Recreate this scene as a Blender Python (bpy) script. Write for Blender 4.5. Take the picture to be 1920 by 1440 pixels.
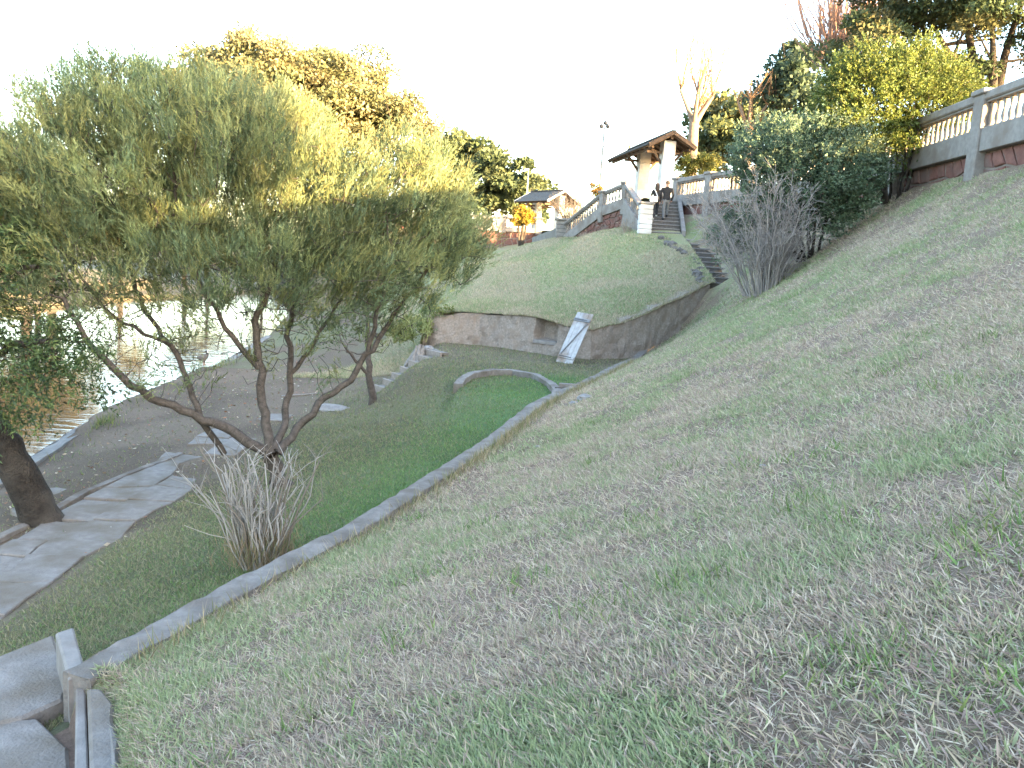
import bpy, bmesh, math, random
import numpy as np
from mathutils import Vector, Matrix

random.seed(7)
RNG = np.random.default_rng(7)
for o in list(bpy.data.objects):
    bpy.data.objects.remove(o)
scene = bpy.context.scene
COL = scene.collection

# ------------------------------------------------------------------ camera
PITCH, ROLL, FPX = math.radians(8.76), math.radians(3.5), 1493.0
cam_data = bpy.data.cameras.new('camera')
cam = bpy.data.objects.new('camera', cam_data)
COL.objects.link(cam)
cam_data.sensor_width = 36.0
cam_data.lens = 36.0 * FPX / 1920.0
cam_data.clip_start = 0.05
cam_data.clip_end = 3000
CAMROT = Matrix.Rotation(math.pi / 2 - PITCH, 3, 'X') @ Matrix.Rotation(ROLL, 3, 'Z')
cam.matrix_world = CAMROT.to_4x4()
scene.camera = cam

# ------------------------------------------------------------------ light
SUN_AZ, SUN_EL = math.radians(131.0), math.radians(9.0)   # clockwise from +Y
world = bpy.data.worlds.new('World')
scene.world = world
world.use_nodes = True
wn = world.node_tree
wn.nodes.clear()
sky = wn.nodes.new('ShaderNodeTexSky')
sky.sky_type = 'NISHITA'
sky.sun_disc = False
sky.sun_elevation = SUN_EL
sky.sun_rotation = SUN_AZ
sky.altitude = 50
sky.air_density = 1.0
sky.dust_density = 2.4
sky.ozone_density = 1.0
bg = wn.nodes.new('ShaderNodeBackground')
bg.inputs['Strength'].default_value = 0.15
wo = wn.nodes.new('ShaderNodeOutputWorld')
wn.links.new(sky.outputs[0], bg.inputs[0])
wn.links.new(bg.outputs[0], wo.inputs[0])

SUNDIR = Vector((math.sin(SUN_AZ) * math.cos(SUN_EL), math.cos(SUN_AZ) * math.cos(SUN_EL), math.sin(SUN_EL)))
sd = bpy.data.lights.new('sun', 'SUN')
sd.energy = 5.0
sd.angle = math.radians(0.5)
sd.color = (1.0, 0.66, 0.31)
sun = bpy.data.objects.new('sun', sd)
COL.objects.link(sun)
sun.rotation_euler = SUNDIR.to_track_quat('Z', 'Y').to_euler()

scene.view_settings.view_transform = 'Standard'
scene.view_settings.look = 'None'
scene.view_settings.gamma = 1.0
scene.view_settings.use_curve_mapping = False
scene.view_settings.exposure = 3.78

# ------------------------------------------------------------------ helpers
def U(px, py, Y):
    """Direction measured in the photograph carried out to distance Y in front of the eye."""
    d = CAMROT @ Vector(((px - 960) / FPX, -(py - 720) / FPX, -1.0))
    return d * (Y / d.y)

def tagit(o, label=None, cat=None, group=None, kind=None):
    if label: o['label'] = label
    if cat: o['category'] = cat
    if group: o['group'] = group
    if kind: o['kind'] = kind
    return o

def empty(name, loc=(0, 0, 0)):
    o = bpy.data.objects.new(name, None)
    o.location = loc
    o.empty_display_size = 0.1
    COL.objects.link(o)
    return o

def put(name, me, mat=None, parent=None, loc=None):
    o = bpy.data.objects.new(name, me)
    COL.objects.link(o)
    if mat is not None and len(me.materials) == 0:
        me.materials.append(mat)
    if parent is not None:
        o.parent = parent
        # children are written in world coordinates; parents are only translated
        w = Vector((0, 0, 0))
        p = parent
        while p is not None:
            w += p.location
            p = p.parent
        o.location = (Vector(loc) if loc is not None else Vector((0, 0, 0))) - w
    elif loc is not None:
        o.location = loc
    return o

def me_from(verts, faces, name='mesh', smooth=False):
    me = bpy.data.meshes.new(name)
    me.from_pydata([tuple(v) for v in verts], [], [tuple(f) for f in faces])
    if smooth:
        me.polygons.foreach_set('use_smooth', [True] * len(me.polygons))
    me.update()
    return me

def me_fast(V, Fc, k, col=None, smooth=False, name='mesh'):
    """V (n,3) array, Fc (m,k) index array, col (n,3) per-vertex colour."""
    V = np.ascontiguousarray(V, dtype=np.float32)
    Fc = np.ascontiguousarray(Fc, dtype=np.int32)
    me = bpy.data.meshes.new(name)
    me.vertices.add(len(V))
    me.vertices.foreach_set('co', V.ravel())
    m = len(Fc)
    me.loops.add(m * k)
    me.loops.foreach_set('vertex_index', Fc.ravel())
    me.polygons.add(m)
    me.polygons.foreach_set('loop_start', np.arange(0, m * k, k, dtype=np.int32))
    me.polygons.foreach_set('loop_total', np.full(m, k, dtype=np.int32))
    if smooth:
        me.polygons.foreach_set('use_smooth', np.ones(m, dtype=bool))
    me.update(calc_edges=True)
    if col is not None:
        a = me.attributes.new('col', 'FLOAT_COLOR', 'POINT')
        c4 = np.ones((len(V), 4), dtype=np.float32)
        c4[:, :3] = col
        a.data.foreach_set('color', c4.ravel())
    return me

def hash2(ix, iy, seed=0):
    h = (ix.astype(np.int64) * 374761393 + iy.astype(np.int64) * 668265263 + seed * 1442695041) & 0xffffffff
    h = ((h ^ (h >> 13)) * 1274126177) & 0xffffffff
    return ((h ^ (h >> 16)) & 0xffff) / 65535.0

def vnoise(x, y, seed=0):
    x = np.asarray(x, float); y = np.asarray(y, float)
    ix = np.floor(x); iy = np.floor(y)
    fx = x - ix; fy = y - iy
    fx = fx * fx * (3 - 2 * fx); fy = fy * fy * (3 - 2 * fy)
    a = hash2(ix, iy, seed); b = hash2(ix + 1, iy, seed)
    c = hash2(ix, iy + 1, seed); d = hash2(ix + 1, iy + 1, seed)
    return (a * (1 - fx) + b * fx) * (1 - fy) + (c * (1 - fx) + d * fx) * fy

def fbm(x, y, oct=4, seed=0):
    s = 0; a = 0.5; t = 0
    for i in range(oct):
        s = s + a * vnoise(x * 2 ** i + 17.3 * i, y * 2 ** i - 9.1 * i, seed + i)
        t += a; a *= 0.5
    return s / t

def sstep(a, b, x):
    t = np.clip((np.asarray(x, float) - a) / (b - a), 0, 1)
    return t * t * (3 - 2 * t)

# ------------------------------------------------------------------ materials
def mk(name, c1, c2, scale=4.0, rough=0.9, bump=0.3, bscale=None, c3=None, dist=0.02, spec=0.3, detail=6.0, c3r=(.48, .66)):
    m = bpy.data.materials.new(name)
    m.use_nodes = True
    nt = m.node_tree; N = nt.nodes; L = nt.links
    b = N['Principled BSDF']
    b.inputs['Roughness'].default_value = rough
    b.inputs['Specular IOR Level'].default_value = spec
    geo = N.new('ShaderNodeNewGeometry')
    n1 = N.new('ShaderNodeTexNoise')
    n1.inputs['Scale'].default_value = scale
    n1.inputs['Detail'].default_value = detail
    n1.inputs['Roughness'].default_value = 0.65
    L.new(geo.outputs['Position'], n1.inputs['Vector'])
    r = N.new('ShaderNodeValToRGB')
    r.color_ramp.elements[0].position = 0.32
    r.color_ramp.elements[0].color = (*c1, 1)
    r.color_ramp.elements[1].position = 0.68
    r.color_ramp.elements[1].color = (*c2, 1)
    L.new(n1.outputs['Fac'], r.inputs['Fac'])
    out = r.outputs['Color']
    if c3 is not None:
        n3 = N.new('ShaderNodeTexNoise')
        n3.inputs['Scale'].default_value = scale * 0.23
        n3.inputs['Detail'].default_value = 5
        L.new(geo.outputs['Position'], n3.inputs['Vector'])
        r3 = N.new('ShaderNodeValToRGB')
        r3.color_ramp.elements[0].position = c3r[0]
        r3.color_ramp.elements[1].position = c3r[1]
        L.new(n3.outputs['Fac'], r3.inputs['Fac'])
        mx = N.new('ShaderNodeMix'); mx.data_type = 'RGBA'
        mx.inputs[7].default_value = (*c3, 1)
        L.new(r3.outputs['Color'], mx.inputs[0])
        L.new(out, mx.inputs[6])
        out = mx.outputs[2]
    L.new(out, b.inputs['Base Color'])
    if bump:
        n2 = N.new('ShaderNodeTexNoise')
        n2.inputs['Scale'].default_value = bscale or scale * 5
        n2.inputs['Detail'].default_value = 5
        L.new(geo.outputs['Position'], n2.inputs['Vector'])
        bp = N.new('ShaderNodeBump')
        bp.inputs['Strength'].default_value = bump
        bp.inputs['Distance'].default_value = dist
        L.new(n2.outputs['Fac'], bp.inputs['Height'])
        L.new(bp.outputs['Normal'], b.inputs['Normal'])
    return m

def mk_attr(name, rough=0.7, transl=0.0, nscale=None, namt=0.3, bump=0.0, spec=0.25):
    """Colour from the per-vertex 'col' attribute (leaf and blade pigment)."""
    m = bpy.data.materials.new(name)
    m.use_nodes = True
    nt = m.node_tree; N = nt.nodes; L = nt.links
    b = N['Principled BSDF']
    b.inputs['Roughness'].default_value = rough
    b.inputs['Specular IOR Level'].default_value = spec
    at = N.new('ShaderNodeAttribute'); at.attribute_name = 'col'
    out = at.outputs['Color']
    geo = N.new('ShaderNodeNewGeometry')
    if nscale:
        n = N.new('ShaderNodeTexNoise')
        n.inputs['Scale'].default_value = nscale
        n.inputs['Detail'].default_value = 8
        n.inputs['Roughness'].default_value = 0.75
        L.new(geo.outputs['Position'], n.inputs['Vector'])
        mr = N.new('ShaderNodeMapRange')
        mr.inputs[1].default_value = 0.25; mr.inputs[2].default_value = 0.75
        mr.inputs[3].default_value = 1 - namt; mr.inputs[4].default_value = 1 + namt
        L.new(n.outputs['Fac'], mr.inputs[0])
        vm = N.new('ShaderNodeVectorMath'); vm.operation = 'SCALE'
        L.new(out, vm.inputs[0]); L.new(mr.outputs[0], vm.inputs['Scale'])
        out = vm.outputs[0]
        if bump:
            bp = N.new('ShaderNodeBump')
            bp.inputs['Strength'].default_value = bump
            bp.inputs['Distance'].default_value = 0.03
            L.new(n.outputs['Fac'], bp.inputs['Height'])
            L.new(bp.outputs['Normal'], b.inputs['Normal'])
    L.new(out, b.inputs['Base Color'])
    if transl:
        tr = N.new('ShaderNodeBsdfTranslucent')
        L.new(out, tr.inputs['Color'])
        mix = N.new('ShaderNodeMixShader')
        mix.inputs[0].default_value = transl
        L.new(b.outputs[0], mix.inputs[1]); L.new(tr.outputs[0], mix.inputs[2])
        L.new(mix.outputs[0], N['Material Output'].inputs['Surface'])
    return m

M_ground = mk_attr('ground_soil_and_thatch', 0.95, 0, 22.0, 0.45, 0.8, 0.1)
M_blade = mk_attr('grass_blade', 0.6, 0.25)
M_leaf = mk_attr('leaf', 0.5, 0.35)
M_leafbg = mk_attr('far_leaf', 0.6, 0.3)
M_stem = mk_attr('dry_stem', 0.85, 0)
M_conc = mk('old_concrete', (.14, .135, .13), (.22, .215, .205), 5, .9, .4, 60, c3=(.16, .145, .13))
M_conc2 = mk('pale_concrete', (.175, .163, .156), (.25, .233, .224), 7, .9, .35, 60, c3=(.165, .14, .125))
M_curb = mk('curb_concrete', (.15, .134, .124), (.24, .222, .208), 9, .95, .8, 70, c3=(.13, .112, .097))
M_slab = mk('path_stone', (.16, .144, .136), (.24, .222, .211), 7, .92, .7, 45, c3=(.145, .122, .10), c3r=(.42, .62))
M_rubble = mk('red_rubble_stone', (.10, .046, .04), (.19, .092, .076), 5, .9, .6, 30, c3=(.14, .095, .085))
M_mortar = mk('mortar', (.15, .125, .115), (.23, .195, .18), 8, .95, .5, 40)
M_white = mk('white_paint', (.50, .49, .48), (.62, .61, .60), 5, .75, .15, 40, c3=(.46, .43, .40))
M_retain = mk('rough_wall_render', (.23, .195, .172), (.40, .35, .31), 16, .97, 1.0, 55, c3=(.27, .22, .185), dist=.05)
M_step = mk('dark_step', (.08, .072, .068), (.14, .128, .12), 8, .93, .4, 40)
M_nose = mk('step_edge', (.16, .15, .145), (.24, .23, .22), 10, .93, .4, 40)
M_wood = mk('roof_timber', (.06, .04, .028), (.12, .08, .055), 6, .8, .3, 40)
M_tile = mk('roof_shingle', (.055, .055, .055), (.12, .115, .11), 8, .9, .6, 30)
M_bark = mk('tree_bark', (.045, .038, .034), (.115, .098, .088), 14, .95, .8, 45)
M_barkd = mk('dark_bark', (.018, .015, .013), (.05, .042, .036), 9, .95, 1.0, 30, c3=(.075, .065, .057), dist=.06)
M_barkp = mk('pale_bark', (.15, .11, .08), (.25, .19, .14), 8, .9, .5, 30)
M_door = mk('peeling_white_door_paint', (.28, .285, .30), (.40, .405, .42), 7, .75, .4, 40, c3=(.22, .175, .145), c3r=(.52, .66))
M_doorb = mk('door_batten', (.12, .13, .15), (.22, .23, .25), 12, .7, .2, 40)
M_iron = mk('dull_metal', (.05, .05, .055), (.09, .09, .095), 6, .6, .1)
M_pole = mk('white_metal', (.62, .62, .63), (.72, .72, .73), 6, .5, .1)
M_driftw = mk('weathered_wood', (.17, .16, .155), (.27, .255, .245), 14, .95, .8, 50)
M_plank = mk('step_timber', (.20, .172, .15), (.30, .262, .235), 12, .95, .5, 40)
M_rock = mk('grey_rock', (.17, .165, .165), (.26, .255, .255), 9, .95, .6, 30)
M_rockd = mk('dark_rock', (.09, .082, .078), (.16, .148, .14), 9, .95, .8, 30)
M_jacket = mk('black_cloth', (.012, .012, .014), (.028, .028, .032), 20, .9, .2, 80)
M_trous = mk('grey_trouser', (.10, .105, .11), (.16, .165, .17), 20, .9, .2, 80)
M_dtrous = mk('dark_trouser', (.02, .02, .025), (.04, .04, .045), 20, .9, .2, 80)
M_skin = mk('skin', (.26, .15, .11), (.32, .19, .14), 10, .6, 0)
M_hair = mk('dark_hair', (.018, .012, .01), (.045, .03, .022), 30, .6, .3, 120)
M_hairg = mk('short_grey_hair', (.02, .017, .015), (.05, .042, .038), 40, .8, .3, 120)
M_shoe = mk('shoe', (.55, .55, .55), (.68, .68, .68), 10, .7, 0)
M_bag = mk('white_bag', (.62, .64, .68), (.78, .79, .82), 12, .6, .1)
M_feather = mk('grey_feather', (.07, .066, .062), (.15, .14, .135), 40, .8, .3, 90)
M_featherd = mk('dark_feather', (.02, .02, .02), (.05, .05, .05), 40, .8, .2, 90)
M_featherw = mk('white_feather', (.6, .6, .6), (.75, .75, .75), 40, .8, .1)

M_water = bpy.data.materials.new('lake_water')
M_water.use_nodes = True
_b = M_water.node_tree.nodes['Principled BSDF']
_b.inputs['Base Color'].default_value = (.085, .055, .035, 1)
_b.inputs['Roughness'].default_value = 0.06
_b.inputs['IOR'].default_value = 1.33
_n = M_water.node_tree.nodes.new('ShaderNodeTexNoise')
_n.inputs['Scale'].default_value = 1.0
_n.inputs['Detail'].default_value = 4
_mp = M_water.node_tree.nodes.new('ShaderNodeMapping')
_mp.inputs['Scale'].default_value = (0.9, 3.2, 1)
_g = M_water.node_tree.nodes.new('ShaderNodeNewGeometry')
_bp = M_water.node_tree.nodes.new('ShaderNodeBump')
_bp.inputs['Strength'].default_value = 0.22
_bp.inputs['Distance'].default_value = 0.05
_l = M_water.node_tree.links
_l.new(_g.outputs['Position'], _mp.inputs[0]); _l.new(_mp.outputs[0], _n.inputs['Vector'])
_l.new(_n.outputs['Fac'], _bp.inputs['Height']); _l.new(_bp.outputs['Normal'], _b.inputs['Normal'])

# ------------------------------------------------------------------ solid builders
def box_me(sx, sy, sz, bev=0.0, jit=0.0):
    """Box centred in x,y, base at z=0, softened edges."""
    bm = bmesh.new()
    bmesh.ops.create_cube(bm, size=1)
    for v in bm.verts:
        v.co = Vector((v.co.x * sx, v.co.y * sy, (v.co.z + .5) * sz))
    if bev:
        bmesh.ops.bevel(bm, geom=bm.edges[:], offset=bev, segments=1, affect='EDGES')
    if jit:
        for v in bm.verts:
            v.co += Vector((random.uniform(-jit, jit), random.uniform(-jit, jit), random.uniform(-jit, jit)))
    me = bpy.data.meshes.new('box'); bm.to_mesh(me); bm.free()
    return me

def beam_me(a, b, w, h, bev=0.01, up=(0, 0, 1)):
    """Bar from a to b, width w sideways, height h; a and b are the centres of its ends."""
    a = Vector(a); b = Vector(b)
    d = (b - a).normalized()
    s = d.cross(Vector(up)).normalized()
    u = s.cross(d).normalized()
    bm = bmesh.new()
    vs = []
    for p in (a, b):
        for i, j in ((-1, -1), (1, -1), (1, 1), (-1, 1)):
            vs.append(bm.verts.new(p + s * (i * w / 2) + u * (j * h / 2)))
    for f in ((3, 2, 1, 0), (4, 5, 6, 7), (0, 1, 5, 4), (1, 2, 6, 5), (2, 3, 7, 6), (3, 0, 4, 7)):
        bm.faces.new([vs[i] for i in f])
    if bev:
        bmesh.ops.bevel(bm, geom=bm.edges[:], offset=bev, segments=1, affect='EDGES')
    me = bpy.data.meshes.new('beam'); bm.to_mesh(me); bm.free()
    return me

def lathe_me(prof, n=8):
    V = []; Fc = []
    for r, z in prof:
        for k in range(n):
            a = 2 * math.pi * k / n
            V.append((r * math.cos(a), r * math.sin(a), z))
    for i in range(len(prof) - 1):
        for k in range(n):
            Fc.append((i * n + k, i * n + (k + 1) % n, (i + 1) * n + (k + 1) % n, (i + 1) * n + k))
    Fc.append(tuple(range(n - 1, -1, -1)))
    Fc.append(tuple(range((len(prof) - 1) * n, len(prof) * n)))
    return me_from(V, Fc, smooth=True)

def tubes(polys, n=5):
    """polys: list of (points, radii) -> V, F arrays for one mesh of connected tapering tubes."""
    VV = []; FF = []; off = 0
    ang = np.arange(n) * 2 * np.pi / n
    ca, sa = np.cos(ang), np.sin(ang)
    for P, R in polys:
        P = np.asarray(P, float); R = np.asarray(R, float)
        m = len(P)
        T = np.gradient(P, axis=0)
        T /= np.linalg.norm(T, axis=1)[:, None] + 1e-9
        ref = np.array([0.31, 0.17, 0.93]) if abs(T[0][2]) < 0.9 else np.array([1.0, 0.1, 0.0])
        S = np.cross(T, ref); S /= np.linalg.norm(S, axis=1)[:, None] + 1e-9
        B = np.cross(T, S)
        ring = P[:, None, :] + R[:, None, None] * (ca[None, :, None] * S[:, None, :] + sa[None, :, None] * B[:, None, :])
        VV.append(ring.reshape(-1, 3))
        i = np.arange(m - 1)[:, None]; k = np.arange(n)[None, :]
        f = np.stack([i * n + k, i * n + (k + 1) % n, (i + 1) * n + (k + 1) % n, (i + 1) * n + k], -1).reshape(-1, 4) + off
        FF.append(f)
        off += m * n
    return np.concatenate(VV), np.concatenate(FF)

def edges_tubes(P, par, R, n=4, minr=0.0):
    """One frustum for each skeleton edge."""
    idx = np.where(par >= 0)[0]
    idx = idx[R[idx] >= minr]
    A = P[par[idx]]; B = P[idx]
    T = B - A
    T /= np.linalg.norm(T, axis=1)[:, None] + 1e-9
    ref = np.where(np.abs(T[:, 2:3]) < 0.9, np.array([[0.2, 0.1, 0.97]]), np.array([[1.0, 0.1, 0.0]]))
    S = np.cross(T, ref); S /= np.linalg.norm(S, axis=1)[:, None] + 1e-9
    Bn = np.cross(T, S)
    ang = np.arange(n) * 2 * np.pi / n
    dirs = np.cos(ang)[None, :, None] * S[:, None, :] + np.sin(ang)[None, :, None] * Bn[:, None, :]
    ra = np.minimum(R[par[idx]], R[idx] * 1.5)
    V = np.concatenate([A[:, None, :] + dirs * ra[:, None, None], B[:, None, :] + dirs * R[idx][:, None, None]], 1)
    m = len(idx)
    k = np.arange(n)
    f = np.stack([k, (k + 1) % n, n + (k + 1) % n, n + k], -1)
    F = (np.arange(m)[:, None, None] * 2 * n + f[None]).reshape(-1, 4)
    return V.reshape(-1, 3), F

def leaf_quads(P, D, Ln, W, C, droop=0.0):
    """Pointed leaf (one rhombus) at each P along D."""
    n = len(P)
    D = D / (np.linalg.norm(D, axis=1)[:, None] + 1e-9)
    r = RNG.normal(size=(n, 3))
    S = np.cross(D, r); S /= np.linalg.norm(S, axis=1)[:, None] + 1e-9
    Ln = np.broadcast_to(Ln, (n,))[:, None]; W = np.broadcast_to(W, (n,))[:, None]
    mid = P + D * Ln * 0.5
    tip = P + D * Ln - np.array([0, 0, 1.0]) * Ln * droop
    V = np.stack([P, mid + S * W * .5, tip, mid - S * W * .5], 1).reshape(-1, 3)
    F = np.arange(n * 4).reshape(n, 4)
    return V, F, np.repeat(C, 4, axis=0)

def leaf_tris(P, D, Ln, W, C):
    n = len(P)
    D = D / (np.linalg.norm(D, axis=1)[:, None] + 1e-9)
    S = np.cross(D, RNG.normal(size=(n, 3))); S /= np.linalg.norm(S, axis=1)[:, None] + 1e-9
    Ln = np.broadcast_to(Ln, (n,))[:, None]; W = np.broadcast_to(W, (n,))[:, None]
    V = np.stack([P + S * W * .5, P - S * W * .5, P + D * Ln], 1).reshape(-1, 3)
    return V, np.arange(n * 3).reshape(n, 3), np.repeat(C, 3, axis=0)

def colonize(seed_P, seed_par, attr, di=1.5, dk=0.35, step=0.2, iters=70, up=0.08):
    P = [np.array(p, float) for p in seed_P]; par = list(seed_par)
    A = np.array(attr, float)
    best = np.full(len(A), 1e9); bi = np.zeros(len(A), int)
    new = np.array(P); base = 0
    for it in range(iters):
        if len(A) == 0 or len(new) == 0: break
        d = np.linalg.norm(A[:, None, :] - new[None], axis=2)
        j = d.argmin(1); dm = d[np.arange(len(A)), j]
        upd = dm < best
        best[upd] = dm[upd]; bi[upd] = base + j[upd]
        keep = best > dk
        A = A[keep]; best = best[keep]; bi = bi[keep]
        act = best < di * (1 + 0.06 * it)
        if not act.any(): break
        PA = np.array(P)
        dirs = np.zeros((len(P), 3))
        v = A[act] - PA[bi[act]]
        v /= np.linalg.norm(v, axis=1)[:, None] + 1e-9
        np.add.at(dirs, bi[act], v)
        g = np.unique(bi[act])
        dd = dirs[g]
        dd /= np.linalg.norm(dd, axis=1)[:, None] + 1e-9
        dd += RNG.normal(scale=0.22, size=dd.shape); dd[:, 2] += up
        dd /= np.linalg.norm(dd, axis=1)[:, None]
        new = PA[g] + dd * step
        base = len(P)
        P.extend(new); par.extend(g.tolist())
    return np.array(P), np.array(par)

def pipe_radii(par, tip=0.004, expo=2.3, fixed=None):
    n = len(par); acc = np.zeros(n); kids = np.zeros(n, int)
    for i in range(n):
        if par[i] >= 0: kids[par[i]] += 1
    for i in range(n - 1, -1, -1):
        if kids[i] == 0: acc[i] += tip ** expo
        if par[i] >= 0: acc[par[i]] += acc[i]
    R = acc ** (1 / expo)
    if fixed is not None:
        for i, r in fixed.items(): R[i] = max(R[i], r)
    return R

def polyline_resample(pts, step):
    pts = np.array(pts, float)
    seg = np.linalg.norm(np.diff(pts, axis=0), axis=1)
    s = np.concatenate([[0], np.cumsum(seg)])
    n = max(2, int(round(s[-1] / step)) + 1)
    t = np.linspace(0, s[-1], n)
    return np.stack([np.interp(t, s, pts[:, k]) for k in range(pts.shape[1])], 1)

# ------------------------------------------------------------------ terrain
# plan lines (x right, y ahead, z measured from the eye)
CURB = np.array([(-9.0, -10, 0), (-5.2, -1.0, 0), (-2.72, 4.82, 0), (-2.43, 5.66, 0), (-2.11, 6.53, 0), (-1.58, 7.75, 0),
                 (-1.16, 9.1, 0), (-.74, 10.7, 0), (-.2, 12.76, 0), (.47, 15.6, 0), (1.1, 17.6, 0), (2.41, 21.15, 0), (4.1, 26.0, 0), (4.45, 26.9, 0)])
CURB_Z = -2.82
LX = [-10, -1, 4.82, 5.66, 6.53, 7.75, 9.1, 10.7, 12.76, 15.6, 17.6, 21.15, 26.0, 27.6, 28.6, 29.2, 33, 35, 40]
LXv = [-9.0, -5.2, -2.72, -2.43, -2.11, -1.58, -1.16, -.74, -.2, .47, 1.1, 2.41, 4.1, 5.2, 6.7, 7.6, 7.85, 7.0, 6.9]
LZv = [-2.9] * 13 + [-2.35, -.62, -.3, .8, 1.35, 3.3]
WALLY = [-30, 15, 20, 24, 28, 31.5, 34.0, 36.0, 37.6, 40.0]
WALLX = [10.25, 10.25, 10.4, 10.6, 10.55, 10.2, 9.45, 8.55, 7.95, 7.35]
def Xl(y): return np.interp(y, LX, LXv)
def Zl(y): return np.interp(y, LX, LZv)
def Xw(y): return np.interp(y, WALLY, WALLX)

def padx(y):
    """right edge of the concrete pad at the foot of the slope"""
    return np.interp(y, [.5, 1.5, 3.22, 3.87, 4.2, 4.55, 4.73, 4.9], [-4.2, -2.4, -1.75, -2.05, -2.22, -2.42, -2.58, -2.9])

def zA(x, y):
    xl = Xl(y); xw = Xw(y); zl = Zl(y)
    t = np.clip((x - xl) / np.maximum(xw - xl, .3), 0, 1.15)
    z = zl + (2.62 - zl) * t ** 1.22
    amp = np.clip((y + 2) / 8, .4, 1)
    z = z + 0.10 * amp * (fbm(x * .55, y * .55, 3, 3) - .5) * np.clip(t * 6, 0, 1) + 0.035 * (fbm(x * 3.1, y * 3.1, 3, 5) - .5)
    xp = padx(y)
    k = sstep(0, .28, x - xp)
    z = np.where((y < 4.9) & (y > 0.5), np.where(x > xp - .1, -2.94, -3.17) * (1 - k) + np.maximum(z, -2.93 + .12 * k) * k, z)
    return z

SHORE_Y = [-20, 0, 14.6, 19.75, 25.6, 32.2, 43, 60, 90]
SHORE_X = [-8.2, -8.6, -9.6, -10.6, -11.0, -11.6, -13.2, -17, -24]
def Xs(y): return np.interp(y, SHORE_Y, SHORE_X)
KERB = np.array([(-1.75, 16.0), (-1.42, 17.6), (-1.3, 19.0), (-1.1, 20.4), (-.6, 21.35), (0, 21.55), (.62, 21.0), (.98, 19.6), (1.08, 18.7), (.93, 17.25)])

def in_bed(x, y):
    yk = np.interp(x, [-1.42, -1.3, -1.1, -.6, 0, .62, .98, 1.3], [17.6, 19.0, 20.4, 21.35, 21.55, 21.0, 19.6, 19.2])
    xk = np.interp(y, [13, 16.0, 17.6, 19.0, 20.4, 21.35], [-4, -1.75, -1.42, -1.3, -1.1, -.6])
    return (y < yk) & (x > xk)

def zB(x, y):
    xs = Xs(y); xc = np.interp(y, LX[:14], LXv[:14])
    lake = -4.86
    pathL, pathR = -6.9, -5.35
    bank = lake + .12 + (.50) * sstep(0, 1, (x - xs) / np.maximum(pathL - xs, .5))
    lawn = -4.15 + 1.0 * np.clip((x - pathR) / np.maximum(xc - pathR, .5), 0, 1.05) ** 0.92
    z = np.where(x < pathL, bank, np.where(x < pathR, -4.24 + .09 * (x - pathL) / 1.55, lawn))
    # raised terrace ahead of the retaining wall
    ter = -2.95 - 1.15 * sstep(0, 1, (-2.35 - x) / 1.9) - .35 * sstep(-4.2, -7, x)
    rampy = sstep(16.5, 21.3, y)
    up = z + (np.maximum(ter, z) - z) * rampy
    bed = in_bed(x, y)
    zbed = z + (np.clip(z, -3.06, -3.0) - z) * sstep(15.0, 18.5, y) * sstep(-1.9, -1.0, x + .1 * (y - 18))
    z = np.where(bed, zbed, up)
    z = np.where((~bed) & (y > 19) & (x > -1.2), -2.95, z)
    z = np.where(x < xs, lake - .25 - .3 * np.clip(xs - x, 0, 3), z)
    z = np.where((y < np.interp(x, [-4.6, -3.4, -2.9], [4.5, 4.85, 5.0])) & (x > -5.2), np.minimum(z, -3.17), z)
    z = z - .13 * sstep(.75, .55, np.abs(y - 24.0 - 1.02 * (x + 2.45))) * sstep(-4.3, -4.0, x) * sstep(-2.3, -2.5, x)
    z = z + 0.07 * (fbm(x * .7, y * .7, 3, 11) - .5) + 0.02 * (fbm(x * 4, y * 4, 2, 12) - .5)
    return z

RW = np.array([(-3.25, 27.9, -2.95, -2.15), (-2.73, 27.6, -2.95, -1.98), (-1.25, 27.65, -2.95, -1.87), (.58, 26.3, -2.95, -1.74), (1.6, 25.45, -2.95, -1.93),
               (2.44, 25.3, -2.95, -2.0), (3.35, 25.9, -2.95, -1.77), (4.3, 26.55, -2.95, -1.45), (5.08, 27.2, -2.6, -1.12), (6.1, 28.0, -1.7, -.69), (6.85, 28.55, -.7, -.32)])
def Yrw(x): return np.interp(x, RW[:, 0], RW[:, 1])
def Zrw(x): return np.interp(x, RW[:, 0], RW[:, 3])

CP = []
for r in RW[1:]: CP.append((r[0], r[1] + .25, r[3] + .03))
CP += [(3.07, 38, 1.43), (.76, 48, 1.0), (-1.04, 45, .39), (-2.36, 38, -.26), (-2.48, 30, -1.73), (.63, 32, -1.22), (.68, 39, -.15), (4.79, 32, .09),
       (3.42, 28.7, -.92), (5.4, 35.8, 1.68), (6.3, 35.2, 1.5), (6.7, 33.6, 1.1), (7.0, 31, .35), (6.8, 29.2, -.15), (2.3, 44.6, 1.45), (4.6, 36.5, 1.55),
       (-6, 30, -4.2), (-4.2, 28.5, -3.2), (-5, 36, -3.0), (-6, 45, -2.6), (-4, 52, -1.0), (-4, 40, -1.5), (-2, 60, .6), (1, 58, 1.05), (-7, 60, -1), (-6.5, 26, -4.2),
       (6.5, 40, 2.0), (6, 50, 2.0), (6, 60, 2.0), (3.5, 52, 1.3)]
CP = np.array(CP)
def _tps(r):
    return np.where(r > 1e-9, r * r * np.log(r + 1e-12), 0)
_n = len(CP)
_K = _tps(np.linalg.norm(CP[:, None, :2] - CP[None, :, :2], axis=2)) + np.eye(_n) * 0.15
_Pm = np.c_[np.ones(_n), CP[:, :2]]
_A = np.block([[_K, _Pm], [_Pm.T, np.zeros((3, 3))]])
_w = np.linalg.solve(_A, np.r_[CP[:, 2], 0, 0, 0])
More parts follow.
